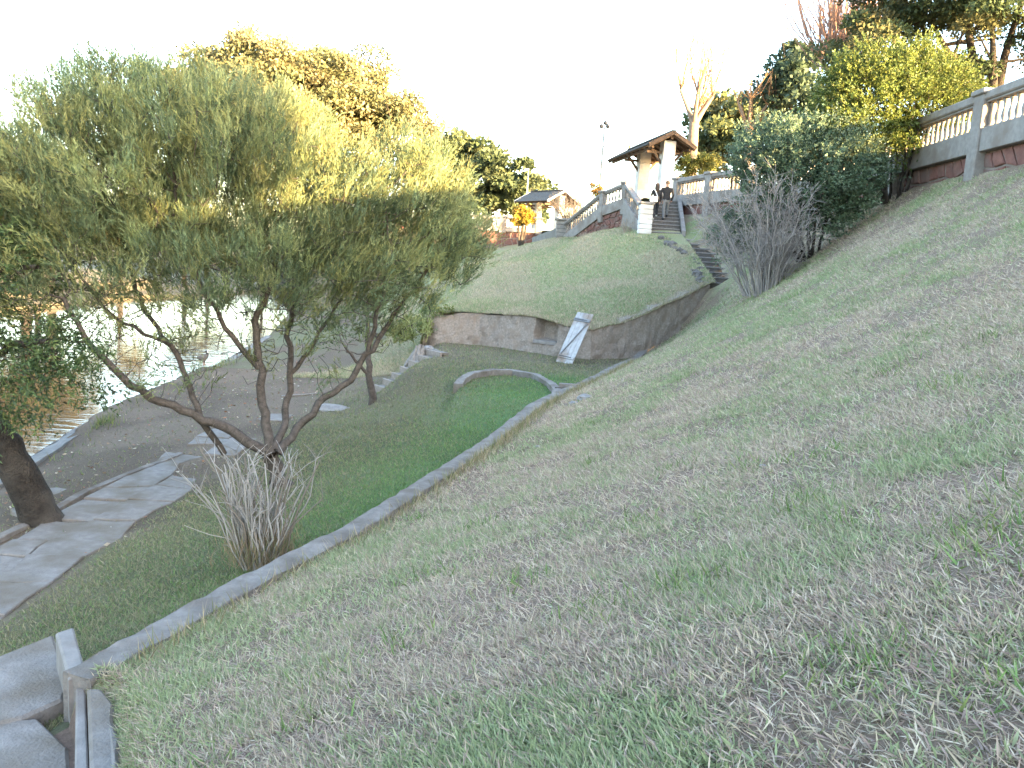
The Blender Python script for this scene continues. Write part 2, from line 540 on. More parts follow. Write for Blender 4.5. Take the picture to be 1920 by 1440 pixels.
def zC(x, y):
    x = np.asarray(x, float); y = np.asarray(y, float)
    sh = x.shape
    q = np.stack([x.ravel(), y.ravel()], 1)
    z = _tps(np.linalg.norm(q[:, None, :] - CP[None, :, :2], axis=2)) @ _w[:_n] + np.c_[np.ones(len(q)), q] @ _w[_n:]
    z = z.reshape(sh)
    return z + .12 * (fbm(x * .6, y * .6, 3, 21) - .5) + .03 * (fbm(x * 3, y * 3, 2, 22) - .5)

def green_A(x, y):
    """0 dry straw .. 1 green, patchy; greener with distance along the toe and in streaks."""
    g = fbm(x * .8, y * .8, 4, 31) * .75 + fbm(x * 3.3, y * 3.3, 3, 33) * .45 - .12
    t = (x - Xl(y)) / np.maximum(Xw(y) - Xl(y), .3)
    g = g + .22 * np.exp(-((y - 21) / 5) ** 2) * np.exp(-((t - .42) / .3) ** 2) - .06
    g = g - .28 * np.exp(-(t / .05) ** 2) * (y > 9) - .35 * np.exp(-(((t - .78) / .06) ** 2)) * sstep(15, 19, y)
    return np.clip(sstep(.24, .74, g), 0, 1)

STRAW = np.array([.43, .36, .255]); GRN = np.array([.25, .30, .14]); SOIL = np.array([.175, .125, .10])
LAWN1 = np.array([.105, .19, .075]); LAWN2 = np.array([.165, .165, .10]); DIRT = np.array([.15, .115, .088])

def grid_sheet(Xg, Yg, Zg, colr):
    ny, nx = Xg.shape
    V = np.stack([Xg, Yg, Zg], -1).reshape(-1, 3)
    i = np.arange(ny - 1)[:, None]; k = np.arange(nx - 1)[None]
    F = np.stack([i * nx + k, i * nx + k + 1, (i + 1) * nx + k + 1, (i + 1) * nx + k], -1).reshape(-1, 4)
    return me_fast(V, F, 4, colr.reshape(-1, 3), True)

def lerpc(a, b, t): return a + (b - a) * np.asarray(t)[..., None]

# slope on which the camera stands
ys = np.concatenate([np.arange(-10, 0, .5), np.arange(0, 8, .07), np.arange(8, 16, .12), np.arange(16, 40.1, .2)])
ts = np.linspace(0, 1.06, 170)
Yg, Tg = np.meshgrid(ys, ts, indexing='ij')
Xg = Xl(Yg) + (Xw(Yg) - Xl(Yg)) * Tg
Zg = zA(Xg, Yg)
gA = green_A(Xg, Yg)
soil = sstep(.42, .60, fbm(Xg * 1.9, Yg * 1.9, 4, 41))
cA = lerpc(lerpc(np.broadcast_to(STRAW * .62, Xg.shape + (3,)), np.broadcast_to(GRN * .62, Xg.shape + (3,)), gA), np.broadcast_to(SOIL, Xg.shape + (3,)), soil * .75)
cA = np.where(((Yg < 4.95) & (Xg < padx(Yg) + .05))[..., None], SOIL * .8, cA)
slope = put('grass_slope', grid_sheet(Xg, Yg, Zg, cA), M_ground)
tagit(slope, kind='structure')

# lower ground: lawn, terrace, path bed and bank
ys = np.concatenate([np.arange(-10, 3, .5), np.arange(3, 24, .13), np.arange(24, 28.6, .2)])
Yg, Tg = np.meshgrid(ys, np.linspace(0, 1, 190), indexing='ij')
x0 = Xs(Yg) - 2.5; x1 = np.where(Yg < 26.9, np.interp(Yg, LX[:14], LXv[:14]) - .02, 5.2)
Xg = x0 + (x1 - x0) * Tg
Zg = zB(Xg, Yg)
def lawn_mix(x, y):
    """0 bare dirt .. 1 fresh green lawn"""
    xc = np.interp(y, LX[:14], LXv[:14])
    g = sstep(-5.9, -4.2, x + 1.1 * (fbm(x * .9, y * .9, 3, 51) - .5))
    g = g * (1 - .55 * sstep(22, 24, y)) * (1 - .5 * sstep(17, 20, y) * sstep(-1, -3.2, x))
    g = g * (.55 + .75 * fbm(x * 1.1, y * 1.1, 4, 52))
    return np.clip(g, 0, 1)
def bed_green(x, y):
    return np.clip(np.exp(-((x - (-.9 + .2 * (y - 12))) / 1.7) ** 2) * sstep(5, 9, y) * (1 - sstep(20.5, 22, y)) * (.6 + .6 * fbm(x * .7, y * .7, 3, 55)), 0, 1)
gB = lawn_mix(Xg, Yg)
cB = lerpc(np.broadcast_to(DIRT, Xg.shape + (3,)), lerpc(np.broadcast_to(LAWN2 * .75, Xg.shape + (3,)), np.broadcast_to(LAWN1 * .8, Xg.shape + (3,)), bed_green(Xg, Yg)), gB)
damp = sstep(.4, .7, fbm(Xg * .5, Yg * .5, 3, 57))
cB = cB * (1 - .28 * damp[..., None])
low = put('lower_ground', grid_sheet(Xg, Yg, Zg, cB), M_ground)
tagit(low, kind='structure')

# grassy mound behind the retaining wall
xs_ = np.linspace(-9, 7.0, 110); vs_ = np.linspace(0, 1, 150) ** 1.2
Xg, Vg = np.meshgrid(xs_, vs_, indexing='ij')
y0 = np.where(Xg < -3.25, 26.0, Yrw(Xg) + .06)
Yg = y0 + (66 - y0) * Vg
Zg = zC(Xg, Yg)
_bl = sstep(26.0, 31.0, Yg)
Zg = np.where(Xg < -3.25, zB(Xg, np.minimum(Yg, 28.5)) * (1 - _bl) + Zg * _bl, Zg)
gC = sstep(.35, .62, fbm(Xg * .7, Yg * .7, 4, 61))
cC = lerpc(np.broadcast_to(STRAW * .62, Xg.shape + (3,)), np.broadcast_to(GRN * .8, Xg.shape + (3,)), .3 + .4 * gC)
mound = put('grass_mound', grid_sheet(Xg, Yg, Zg, cC), M_ground)
tagit(mound, kind='structure')

# upper terrace: level ground behind the balustrades
TZ = 3.45
tp = [(WALLX[i] + .12, WALLY[i]) for i in range(len(WALLX))] + [(5.9, 40.1), (5.9, 47), (4.6, 57), (1.6, 65.4), (-8, 66.6), (-9, 420), (420, 420), (420, -30)]
me = me_from([(x, y, TZ if y < 50 else 2.55) for x, y in tp], [tuple(range(len(tp)))])
bm = bmesh.new(); bm.from_mesh(me); bmesh.ops.triangulate(bm, faces=bm.faces[:]); bm.to_mesh(me); bm.free()
M_terr = mk('terrace_ground', (.16, .14, .10), (.24, .21, .15), 1.5, .95, .4, 20)
tagit(put('terrace_ground', me, M_terr), kind='structure')
# the wide ground and lake bed that everything stands on, out to the horizon
me = me_from([(-900, -300, -5.6), (900, -300, -5.6), (900, 1200, -5.6), (-900, 1200, -5.6)], [(0, 1, 2, 3)])
tagit(put('ground', me, M_terr), kind='structure')
_hx, _hy = np.meshgrid(np.linspace(-75, -7.6, 40), np.linspace(58, 240, 60))
_hz = -5.2 + 1.4 * sstep(-40, -30, -np.abs(_hx + 28) - 20 + 0 * _hy) + 7.7 * sstep(-27, -8, _hx) * sstep(58, 67, _hy) + 2.4 * sstep(85, 110, _hy) * sstep(-8, -30, _hx)
_hz = np.where((_hx > -33) & (_hx < Xs(_hy) + 1.5) & (_hy < 93), -5.45, _hz)
_hg = fbm(_hx * .3, _hy * .3, 3, 91)
tagit(put('hillside', grid_sheet(_hx, _hy, _hz, lerpc(np.broadcast_to(DIRT, _hx.shape + (3,)), np.broadcast_to(LAWN2 * .8, _hx.shape + (3,)), _hg)), M_ground), kind='structure')
# lake
FB = [(-24, -40), (-25, 0), (-27.5, 25), (-30, 45), (-31, 60), (-28, 75), (-26, 92)]
lake_pts = [(Xs(y) + .5, y, -4.84) for y in np.linspace(-20, 90, 40)] + [(x - 1.5, y, -4.84) for x, y in FB[::-1]]
me = me_from(lake_pts, [tuple(range(len(lake_pts)))])
bm = bmesh.new(); bm.from_mesh(me); bmesh.ops.triangulate(bm, faces=bm.faces[:]); bm.to_mesh(me); bm.free()
tagit(put('lake_water', me, M_water), kind='structure')
# far bank
V = []; n = 60
for i in range(n):
    y = -40 + i * (150 / (n - 1))
    xb = np.interp(y, [p[1] for p in FB], [p[0] for p in FB]) + (vnoise(y * .4, 3.0, 5) - .5) * 1.4
    V += [(xb + .4, y, -5.1), (xb, y, -4.55), (xb - 3, y, -4.0), (xb - 14, y, -3.2), (xb - 90, y, -2.6)]
Fq = [(i * 5 + k, i * 5 + k + 1, (i + 1) * 5 + k + 1, (i + 1) * 5 + k) for i in range(n - 1) for k in range(4)]
M_fbank = mk('far_bank_soil', (.13, .11, .07), (.22, .19, .12), 1.2, .95, .6, 12)
tagit(put('far_bank', me_from(V, Fq), M_fbank), kind='structure')
# land at the end of the lake and left of the mound
V = []; Fq = []
ysb = np.linspace(28.3, 96, 50)
for y in ysb:
    xs0 = float(Xs(y)); x1 = -3.6 if y < 60 else -8 + (y - 60) * -.6
    for t in np.linspace(0, 1, 8):
        x = xs0 - .8 + (x1 - xs0 + .8) * t
        z = -5.05 + .35 * min(1, t * 8) + (1.0 * t + 1.8 * t * t) * min(1, .5 + (y - 28) / 40)
        q_ = min(1, (y - 28.3) / 7); z = (float(zB(np.array(x), np.array(28.3))) - .03) * (1 - q_) + z * q_
        V.append((x, y, z))
Fq = [(i * 8 + k, i * 8 + k + 1, (i + 1) * 8 + k + 1, (i + 1) * 8 + k) for i in range(len(ysb) - 1) for k in range(7)]
V = np.array(V); _g = sstep(.35, .6, fbm(V[:, 0] * .6, V[:, 1] * .6, 4, 58))
_c = lerpc(np.broadcast_to(DIRT * .85, V.shape), np.broadcast_to(LAWN2 * .8, V.shape), _g)
tagit(put('lake_bank', me_fast(V, np.array(Fq), 4, _c, True), M_ground), kind='structure')

# ------------------------------------------------------------------ concrete curb along the toe of the slope
def strip_along(pts, w, z0, z1, step=.3, jit=.012, closed_ends=True):
    """Long low wall: pts (n,2|3) plan polyline, width w, from z0 to z1 (scalars or callables of x, y)."""
    P = polyline_resample(np.array(pts)[:, :2], step)
    T = np.gradient(P, axis=0); T /= np.linalg.norm(T, axis=1)[:, None]
    S = np.stack([T[:, 1], -T[:, 0]], 1)
    V = []; c = .009
    for i, (p, s) in enumerate(zip(P, S)):
        b = z0(p[0], p[1]) if callable(z0) else z0
        t = z1(p[0], p[1]) if callable(z1) else z1
        jj = lambda: random.uniform(-jit, jit)
        ww = w / 2 + jj()
        for o, z in ((-ww, b), (-ww, t - c), (-ww + c, t), (0, t + .006), (ww - c, t), (ww, t - c), (ww, b)):
            V.append((p[0] + s[0] * o, p[1] + s[1] * o, z + (jj() if z != b else 0)))
    n = len(P); k = 7
    F = [(i * k + j, (i + 1) * k + j, (i + 1) * k + j + 1, i * k + j + 1) for i in range(n - 1) for j in range(k - 1)]
    if closed_ends:
        F.append(tuple(range(k))); F.append(tuple(range((n - 1) * k + k - 1, (n - 1) * k - 1, -1)))
    return me_from(V, F)

curb_pts = [p for p in CURB if p[1] > 4.5]
curb = put('curb_wall', strip_along(curb_pts, .25, -3.5, lambda x, y: CURB_Z + .02 * math.sin(y * .9) + (.12 * max(0, (y - 25.5))), .15, .011), M_curb)
tagit(curb, 'long low concrete curb running along the foot of the grass slope', 'curb')
kerb_pts = KERB[2:]
kb = put('curved_kerb', strip_along(kerb_pts, .2, -3.5, lambda x, y: -2.92 - .2 * max(0, (19.4 - y)) * (x < 0), .15, .01), M_curb)
tagit(kb, 'thin kerb curving round the end of the green lawn', 'kerb')
# drain pit between kerb and curb
dr = empty('drain_pit', (1.3, 18.35, -2.95))
tagit(dr, 'small dark drain pit between curved kerb and long curb', 'drain')
put('rim', beam_me((1.12, 18.78, -2.85), (1.62, 18.78, -2.85), .12, .10), M_curb, dr)
put('pit_floor', me_from([(1.0, 17.6, -3.3), (1.6, 18.0, -3.3), (1.75, 18.75, -3.3), (1.05, 18.75, -3.3)], [(0, 1, 2, 3)]), M_step, dr)
put('pit_wall', beam_me((1.02, 18.70, -3.1), (1.62, 18.70, -3.1), .03, .42, 0), M_step, dr)

# near-left concrete landing with its flank walls
ld = empty('concrete_landing', (-4.0, 4.2, -3.3))
tagit(ld, 'worn concrete landing in the bottom left corner beside the curb', 'landing')
def prism_me(poly, z0, z1, bev=.015, jit=0.0):
    bm = bmesh.new()
    a = [bm.verts.new((x, y, z0)) for x, y in poly]
    b = [bm.verts.new((x, y, z1 + random.uniform(-jit, jit))) for x, y in poly]
    bm.faces.new(a[::-1]); bm.faces.new(b)
    n = len(poly)
    for i in range(n):
        bm.faces.new((a[i], a[(i + 1) % n], b[(i + 1) % n], b[i]))
    bmesh.ops.recalc_face_normals(bm, faces=bm.faces[:])
    if bev:
        bmesh.ops.bevel(bm, geom=[e for e in bm.edges if e.verts[0].co.z > (z0 + z1) / 2 and e.verts[1].co.z > (z0 + z1) / 2], offset=bev, segments=1, affect='EDGES')
    me = bpy.data.meshes.new('prism'); bm.to_mesh(me); bm.free()
    return me
def UZ(px, py, z):
    d = CAMROT @ Vector(((px - 960) / FPX, -(py - 720) / FPX, -1.0))
    return d * (z / d.z)
def pp(L, z): return [tuple(UZ(x, y, z)[:2]) for x, y in L]
put('slab', prism_me(pp([(-260, 1340), (-20, 1236), (100, 1188), (128, 1285), (118, 1310), (40, 1345), (-200, 1400)], -3.13), -3.7, -3.13, .02), M_slab, ld)
put('slab', prism_me(pp([(-260, 1420), (0, 1352), (70, 1345), (128, 1400), (134, 1500), (120, 1640), (-300, 1640)], -3.15), -3.75, -3.15, .02), M_slab, ld)
put('flank_block', prism_me(pp([(104, 1186), (138, 1175), (162, 1262), (128, 1272)], -2.86), -3.6, -2.86, .015), M_conc2, ld)
put('flank_block', prism_me(pp([(142, 1290), (160, 1288), (166, 1440), (170, 1640), (140, 1640), (140, 1440)], -2.92), -3.6, -2.92, .01), M_conc2, ld)
put('flank_block', prism_me(pp([(128, 1274), (160, 1264), (166, 1284), (142, 1288)], -2.99), -3.6, -2.99, .01), M_conc2, ld)
put('broken_pad', prism_me(pp([(163, 1290), (190, 1290), (214, 1318), (212, 1350), (226, 1385), (222, 1420), (232, 1460), (230, 1640), (172, 1640), (168, 1440)], -2.86), -3.5, -2.86, .02, .006), M_slab, ld)

# ------------------------------------------------------------------ lakeside paving
path = empty('lakeside_path', (-6.1, 12, -4.2))
tagit(path, kind='structure')
rr = random.Random(3)
cols_ = [-6.75, -6.1, -5.4]
ny_ = 17
ctrl = {}
for j in range(ny_ + 1):
    for i in range(3):
        ctrl[i, j] = (cols_[i] + rr.uniform(-.14, .14) - (.05 if i == 0 else 0), 5.6 + j * .82 + rr.uniform(-.17, .17))
for j in range(ny_):
    for i in range(2):
        if j > 9 and rr.random() < .22 + .06 * (j - 9): continue
        q = [ctrl[i, j], ctrl[i + 1, j], ctrl[i + 1, j + 1], ctrl[i, j + 1]]
        pts = []
        for a in range(4):
            p0 = q[a]; p1 = q[(a + 1) % 4]
            pts.append(p0)
            pts.append(((p0[0] + p1[0]) / 2 + rr.uniform(-.05, .05), (p0[1] + p1[1]) / 2 + rr.uniform(-.05, .05)))
        cx = sum(p[0] for p in pts) / 8; cy = sum(p[1] for p in pts) / 8
        sh = rr.uniform(.93, .99)
        pts = [(cx + (x - cx) * sh, cy + (y - cy) * sh) for x, y in pts]
        zt = float(zB(np.array(cx), np.array(cy))) + rr.uniform(.03, .055)
        put('paving_slab', prism_me(pts, zt - .12, zt, .012, .006), M_slab, path)
for k, (x, y, r) in enumerate([(-7.9, 10.9, .42), (-7.35, 11.9, .3), (-8.2, 11.9, .45), (-7.6, 12.9, .25), (-8.6, 12.6, .35), (-7.3, 10.2, .35)]):
    pts = [(x + r * math.cos(a) * rr.uniform(.75, 1.1), y + r * math.sin(a) * rr.uniform(.75, 1.1)) for a in np.arange(7) * 2 * math.pi / 7]
    zt = float(zB(np.array(x), np.array(y))) + .035
    put('paving_slab', prism_me(pts, zt - .1, zt, .01, .005), M_slab, path)
edge = strip_along([(-6.95, 9.8), (-6.92, 12.7), (-6.62, 14.6), (-6.5, 15.4)], .13, -4.6, lambda x, y: float(zB(np.array(x), np.array(y))) + .07, .25, .012)
put('edging_stone', edge, M_curb, path)
# low stone lip on the lake side
sh = [(float(Xs(y)) + .05, y) for y in np.linspace(8, 42, 40)]
tagit(put('lake_edge_wall', strip_along(sh, .3, -5.3, -4.66, .4, .03), M_conc), 'low weathered stone edge between the bank and the lake', 'lake edge')

# ------------------------------------------------------------------ retaining wall
def retaining():
    Q = polyline_resample(RW, .11)
    n = len(Q); rows = 9
    T = np.gradient(Q[:, :2], axis=0); T /= np.linalg.norm(T, axis=1)[:, None]
    Nn = np.stack([T[:, 1], -T[:, 0]], 1)
    Nn[Nn[:, 1] > 0] *= -1
    V = []
    for i in range(n):
        x, y, zb, zt = Q[i]
        zt += .10 * (vnoise(np.array(i * .23), np.array(1.0), 9) - .5)
        nic = .62 < x < 1.32
        for r in range(rows):
            t = r / (rows - 1)
            z = zb - .15 + (zt - zb + .15) * t
            rough = (vnoise(np.array(i * .55), np.array(r * .9), 4) - .5) * .09
            dep = rough - .10 * t
            if nic and z > zb + .42: dep -= .42
            V.append((x + Nn[i, 0] * dep, y + Nn[i, 1] * dep, z))
        dep = -.5
        V.append((x + Nn[i, 0] * dep, y + Nn[i, 1] * dep, zt + .02))
    k = rows + 1
    F = [(i * k + j, (i + 1) * k + j, (i + 1) * k + j + 1, i * k + j + 1) for i in range(n - 1) for j in range(k - 1)]
    F.append(tuple(range(k))); F.append(tuple(range(n * k - 1, n * k - 1 - k, -1)))
    return me_from(V, F)
rw = empty('retaining_wall', (1.5, 26, -2.95))
tagit(rw, 'rough brown retaining wall below the grassy mound', 'wall')
put('wall_face', retaining(), M_retain, rw)
put('niche_ledge', prism_me([(.60, 26.25), (1.34, 25.72), (1.5, 26.0), (.78, 26.55)], -2.62, -2.51, .01), M_conc2, rw)

# ------------------------------------------------------------------ plank door leaning on the wall
def oriented(name, parts, origin, xdir, zdir, label, cat):
    e = empty(name, origin)
    tagit(e, label, cat)
    X = Vector(xdir).normalized(); Z = Vector(zdir).normalized(); Y = Z.cross(X).normalized(); X = Y.cross(Z)
    R = Matrix((X, Y, Z)).transposed()
    for nm, me, mat in parts:
        me.transform(R.to_4x4())
        o = bpy.data.objects.new(nm, me); COL.objects.link(o); o.parent = e
        if mat is not None: me.materials.append(mat)
    return e
b0 = U(1042, 678, 24.2); b1 = U(1070, 680, 24.05); t0 = U(1083, 585, 24.75)
Xd = b1 - b0; wD = Xd.length + .17; Ld = (t0 - b0).length
parts = []
Xd2 = Vector((Xd.x, Xd.y - .25, 0))
for i in range(4):
    w = wD / 4
    me = box_me(w - .008, .028, Ld, .004); me.transform(Matrix.Translation((w * (i + .5), 0, 0)))
    parts.append(('plank', me, M_door))
for zc in (.16, Ld - .30):
    me = box_me(wD - .03, .03, .10, .005); me.transform(Matrix.Translation((wD / 2, -.031, zc)))
    parts.append(('batten', me, M_doorb if zc > 1 else M_door))
me = beam_me((.07, -.030, .27), (wD - .07, -.030, Ld - .34), .028, .05, .004, up=(0, 1, 0))
parts.append(('brace', me, M_doorb))
for zc in (.16, Ld - .30):
    me = box_me(wD * .75, .008, .025, 0); me.transform(Matrix.Translation((wD * .45, -.052, zc + .04)))
    parts.append(('hinge_strap', me, M_iron))
oriented('plank_door', parts, tuple(b0), tuple(Xd2), tuple(t0 - b0), 'weathered white plank door leaning against the retaining wall', 'door')

# ------------------------------------------------------------------ garden steps going down to the lake
gs = empty('garden_steps', (-3.1, 23.6, -3.9))
tagit(gs, 'small timber edged garden steps descending from the terrace to the lakeside', 'steps')
gst = [(-2.45 - .215 * k, 24.0 - .22 * k, -2.93 - .165 * k) for k in range(7)]
for x, y, z in gst:
    me = box_me(.07, .95, .24, .012, .006)
    me.transform(Matrix.Rotation(math.radians(36), 4, 'Z'))
    put('riser', me, M_plank, gs, (x, y, z - .13))
    me = box_me(.26, .88, .06, .008, .004)
    me.transform(Matrix.Rotation(math.radians(36), 4, 'Z'))
    put('tread', me, M_slab, gs, (x + .13, y + .10, z + .03))

# stump and stones at the head of the garden steps
def blob_me(rx, ry, rz, jit=.15, sub=2, seed=0):
    bm = bmesh.new()
    bmesh.ops.create_icosphere(bm, subdivisions=sub, radius=1)
    r = random.Random(seed)
    for v in bm.verts:
        k = 1 + r.uniform(-jit, jit)
        v.co = Vector((v.co.x * rx * k, v.co.y * ry * k, v.co.z * rz * k))
    me = bpy.data.meshes.new('blob'); bm.to_mesh(me); bm.free()
    return me
st = empty('tree_stump', tuple(U(783, 672, 24.3)))
tagit(st, 'splintered grey tree stump beside the top of the garden steps', 'stump')
polys = []
o = np.array(st.location)
for k in range(9):
    a = k * 2 * math.pi / 9; rr_ = .15
    polys.append(([o + [rr_ * 1.5 * math.cos(a), rr_ * 1.5 * math.sin(a), -.12], o + [rr_ * math.cos(a), rr_ * math.sin(a), .1], o + [rr_ * .8 * math.cos(a) + .03, rr_ * .8 * math.sin(a), random.uniform(.25, .45)]], [.11, .085, .035]))
V, F = tubes(polys, 6)
put('trunk', me_fast(V, F, 4), M_driftw, st)
put('root', me_fast(*tubes([([o + [-.1, 0, .1], o + [-.3, -.1, -.15], o + [-.42, -.15, -.35]], [.1, .07, .03])], 6), 4), M_driftw, st)
for k, (px, py, s) in enumerate([(802, 655, .18), (815, 660, .14)]):
    rk = put('rock', blob_me(s, s * .9, s * .7, .2, 2, k), M_rock, None, tuple(U(px, py, 24.6)))
    tagit(rk, ['pale rock next to the grey stump', 'smaller pale rock at the edge of the top garden step'][k], 'rock')

# ------------------------------------------------------------------ main stairway up the mound
sw = empty('stone_stairway', (7.3, 32, 0))
tagit(sw, 'dark stone stairway climbing beside the mound to the pavilion', 'stairway')
cxs = [7.40, 7.45, 7.55, 7.65, 7.68, 7.62, 7.45, 7.2, 7.0, 6.9]
y0s = 28.8
for i in range(10):
    y = y0s + i * .66; z = -.32 + i * .187
    w = 1.6
    me = box_me(w, .9, .34, .012, .008)
    so = put('step', me, M_step, sw, (cxs[i], y + .45, z - .34))
    me = box_me(w + .01, .05, .05, .01, .006)
    put('step_edge', me, M_nose, so, (cxs[i], y + .0, z - .045))
for i in range(11):
    y = 35.5 + i * .41; z = 1.66 + i * .185
    cx = 6.33 + .05 * i
    so = put('step', box_me(1.3, .6, .34, .012, .006), M_step, sw, (cx, y + .3, z - .34))
    put('step_edge', box_me(1.31, .045, .045, .01, .004), M_nose, so, (cx, y, z - .042))
rk_ = random.Random(12)
for i in range(26):
    t = i / 25 * 9.2; j = int(t); f = t - j
    cx = cxs[j] * (1 - f) + cxs[min(9, j + 1)] * f - .84 + rk_.uniform(-.1, .1)
    sz = rk_.uniform(.10, .22)
    put('edging_rock', blob_me(sz, sz * .9, sz * .7, .25, 1, 60 + i), M_rockd, sw, (cx, y0s + t * .66 + rk_.uniform(-.1, .1), -.34 + t * .187 + rk_.uniform(-.06, .04)))
# pale flank wall on the right side of the upper flight
V = [(6.98, 35.3, 1.0), (7.14, 35.3, 1.0), (7.14, 35.3, 1.75), (6.98, 35.3, 1.75), (7.5, 40.1, 1.5), (7.66, 40.1, 1.5), (7.66, 40.1, 3.9), (7.5, 40.1, 3.9)]
put('flank_wall', me_from(V, [(0, 1, 2, 3), (5, 4, 7, 6), (4, 0, 3, 7), (1, 5, 6, 2), (3, 2, 6, 7)]), M_conc2, sw)

# ------------------------------------------------------------------ balustrades
BAL = lathe_me([(.055, 0), (.055, .05), (.032, .07), (.062, .17), (.05, .27), (.028, .36), (.036, .46), (.055, .5), (.055, .55)], 7)
BAL.materials.append(M_conc2)
def balustrade(name, label, pts, base_h=.42, bal_h=.55, rail_h=.16, rail_w=.30, beam_w=.24, spacing=.23, piers=(0, -1), pier_w=.42, pier_base=None, group=None, beam_drop=0.0, mat=M_conc2, cat='balustrade'):
    """pts: (x, y, z of rail top). Rails and plinth beams follow each segment, balusters stand upright."""
    e = empty(name, pts[0]); tagit(e, label, cat, group)
    n = len(pts)
    for i in range(n - 1):
        a = Vector(pts[i]); b = Vector(pts[i + 1])
        rl = put('rail', beam_me(a - Vector((0, 0, rail_h / 2)), b - Vector((0, 0, rail_h / 2)), rail_w, rail_h, .03), mat, e)
        put('rail_moulding', beam_me(a - Vector((0, 0, rail_h + .025)), b - Vector((0, 0, rail_h + .025)), rail_w * .7, .05, .01), mat, rl)
        hb = rail_h + .05 + bal_h + base_h / 2
        put('plinth_beam', beam_me(a - Vector((0, 0, hb)), b - Vector((0, 0, hb)), beam_w, base_h, .012), mat, e)
        L = math.hypot(b.x - a.x, b.y - a.y)
        m = max(1, int((L - .25) / spacing))
        for k in range(m):
            t = (k + .5) / m * (1 - .25 / L) + .125 / L
            p = a.lerp(b, t)
            put('baluster', BAL, None, e, (p.x, p.y, p.z - rail_h - .05 - bal_h))
    for i in piers:
        p = Vector(pts[i])
        zb = (pier_base if pier_base is not None else p.z - rail_h - .05 - bal_h - base_h - .3)
        d = Vector(pts[i]) - Vector(pts[i - 1]) if i not in (0,) else Vector(pts[1]) - Vector(pts[0])
        ang = math.atan2(d.y, d.x)
        me = box_me(pier_w, pier_w, p.z - .012 - zb, .02); me.transform(Matrix.Rotation(ang, 4, 'Z'))
        po = put('pier', me, mat, e, (p.x, p.y, zb))
        me = box_me(pier_w + .12, pier_w + .12, .12, .02); me.transform(Matrix.Rotation(ang, 4, 'Z'))
        put('pier_cap', me, mat, po, (p.x, p.y, p.z - .06))
    return e

def rubble(parent, p0, p1, zb, zt, rows, sw_, depth=.05, seed=0, back=.25):
    """Field of separate irregular stones in a mortar backing between p0 and p1; zb, zt are (start, end) heights. Stones face the left of p0->p1 turned by -90 degrees."""
    r = random.Random(seed)
    p0 = Vector((*p0, 0)); p1 = Vector((*p1, 0))
    d = p1 - p0; L = d.length; d.normalize()
    nrm = Vector((d.y, -d.x, 0))
    def W(s, t, o):
        z0 = zb[0] + (zb[1] - zb[0]) * s / L; z1 = zt[0] + (zt[1] - zt[0]) * s / L
        q = p0 + d * s + nrm * o
        return Vector((q.x, q.y, z0 + (z1 - z0) * t))
    V = [W(0, 0, 0), W(L, 0, 0), W(L, 1, 0), W(0, 1, 0), W(0, 0, -back), W(L, 0, -back), W(L, 1, -back), W(0, 1, -back)]
    backing = put('mortar_backing', me_from(V, [(0, 1, 2, 3), (5, 4, 7, 6), (3, 2, 6, 7), (4, 0, 3, 7), (1, 5, 6, 2)]), M_mortar, parent)
    nx = max(1, int(L / sw_))
    pt = {}
    for j in range(rows + 1):
        for i in range(-1, nx + 2):
            off = .5 * (j % 2)
            s = (i + off) * L / nx
            jt = 0 if j in (0, rows) else r.uniform(-.28, .28) / rows
            pt[i, j] = (s + r.uniform(-.25, .25) * L / nx, j / rows + jt)
    for j in range(rows):
        for i in range(-1, nx + 1):
            o = (j % 2)
            a = pt[i, j]; b = pt[i + 1, j]
            if o == 0: c = pt[i + 1, j + 1]; dd = pt[i, j + 1]
            else: c = pt[i + 1, j + 1]; dd = pt[i, j + 1]
            poly = [a, b, ((b[0] + c[0]) / 2 + r.uniform(-.1, .1) * L / nx, (b[1] + c[1]) / 2), c, dd, ((a[0] + dd[0]) / 2 + r.uniform(-.1, .1) * L / nx, (a[1] + dd[1]) / 2)]
            poly = [(min(max(s, .02), L - .02), min(max(t, .01), .99)) for s, t in poly]
            cs = sum(p[0] for p in poly) / 6; ct = sum(p[1] for p in poly) / 6
            if max(p[0] for p in poly) - min(p[0] for p in poly) < sw_ * .25: continue
            k = r.uniform(.84, .93); kf = k * .84
            dp = depth * r.uniform(.5, 1.3)
            V = [W(cs + (s - cs) * k, ct + (t - ct) * k, -.02) for s, t in poly] + [W(cs + (s - cs) * k * .97, ct + (t - ct) * k * .97, dp * .7) for s, t in poly] + [W(cs + (s - cs) * kf, ct + (t - ct) * kf, dp + r.uniform(-.012, .012)) for s, t in poly]
            F = [tuple(range(12, 18))]
            for g in (0, 6):
                F += [(g + q, g + (q + 1) % 6, g + 6 + (q + 1) % 6, g + 6 + q) for q in range(6)]
            put('stone', me_from(V, F), M_rubble, backing)

RT = 4.40
wl = [(float(Xw(y)), y, RT) for y in (10.0, 14.4, 18.9, 23.3, 27.6, 31.4, 34.2, 36.6, 39.6)]
tb = balustrade('terrace_balustrade', 'long pale balustrade on a red rubble wall along the top of the slope', wl, base_h=.52, rail_h=.2, rail_w=.36, beam_w=.3, spacing=.245,
                piers=(1, 2, 3, 4, 5, 6, 7, 8), pier_base=2.2)
for i in range(len(wl) - 1):
    a, b = wl[i], wl[i + 1]
    zt = RT - .2 - .05 - .55 - .52
    # p1 -> p0 order so that the stones face the slope on the left
    if a[1] >= 14 and a[1] < 28:
        rubble(tb, (b[0] + .04, b[1]), (a[0] + .04, a[1]), (2.25, 2.25), (zt, zt), 2, .42, .05, 100 + i)
    else:
        put('wall_base', beam_me((a[0] + .1, a[1], 2.4), (b[0] + .1, b[1], 2.4), .24, 1.4, 0), M_rubble, tb)

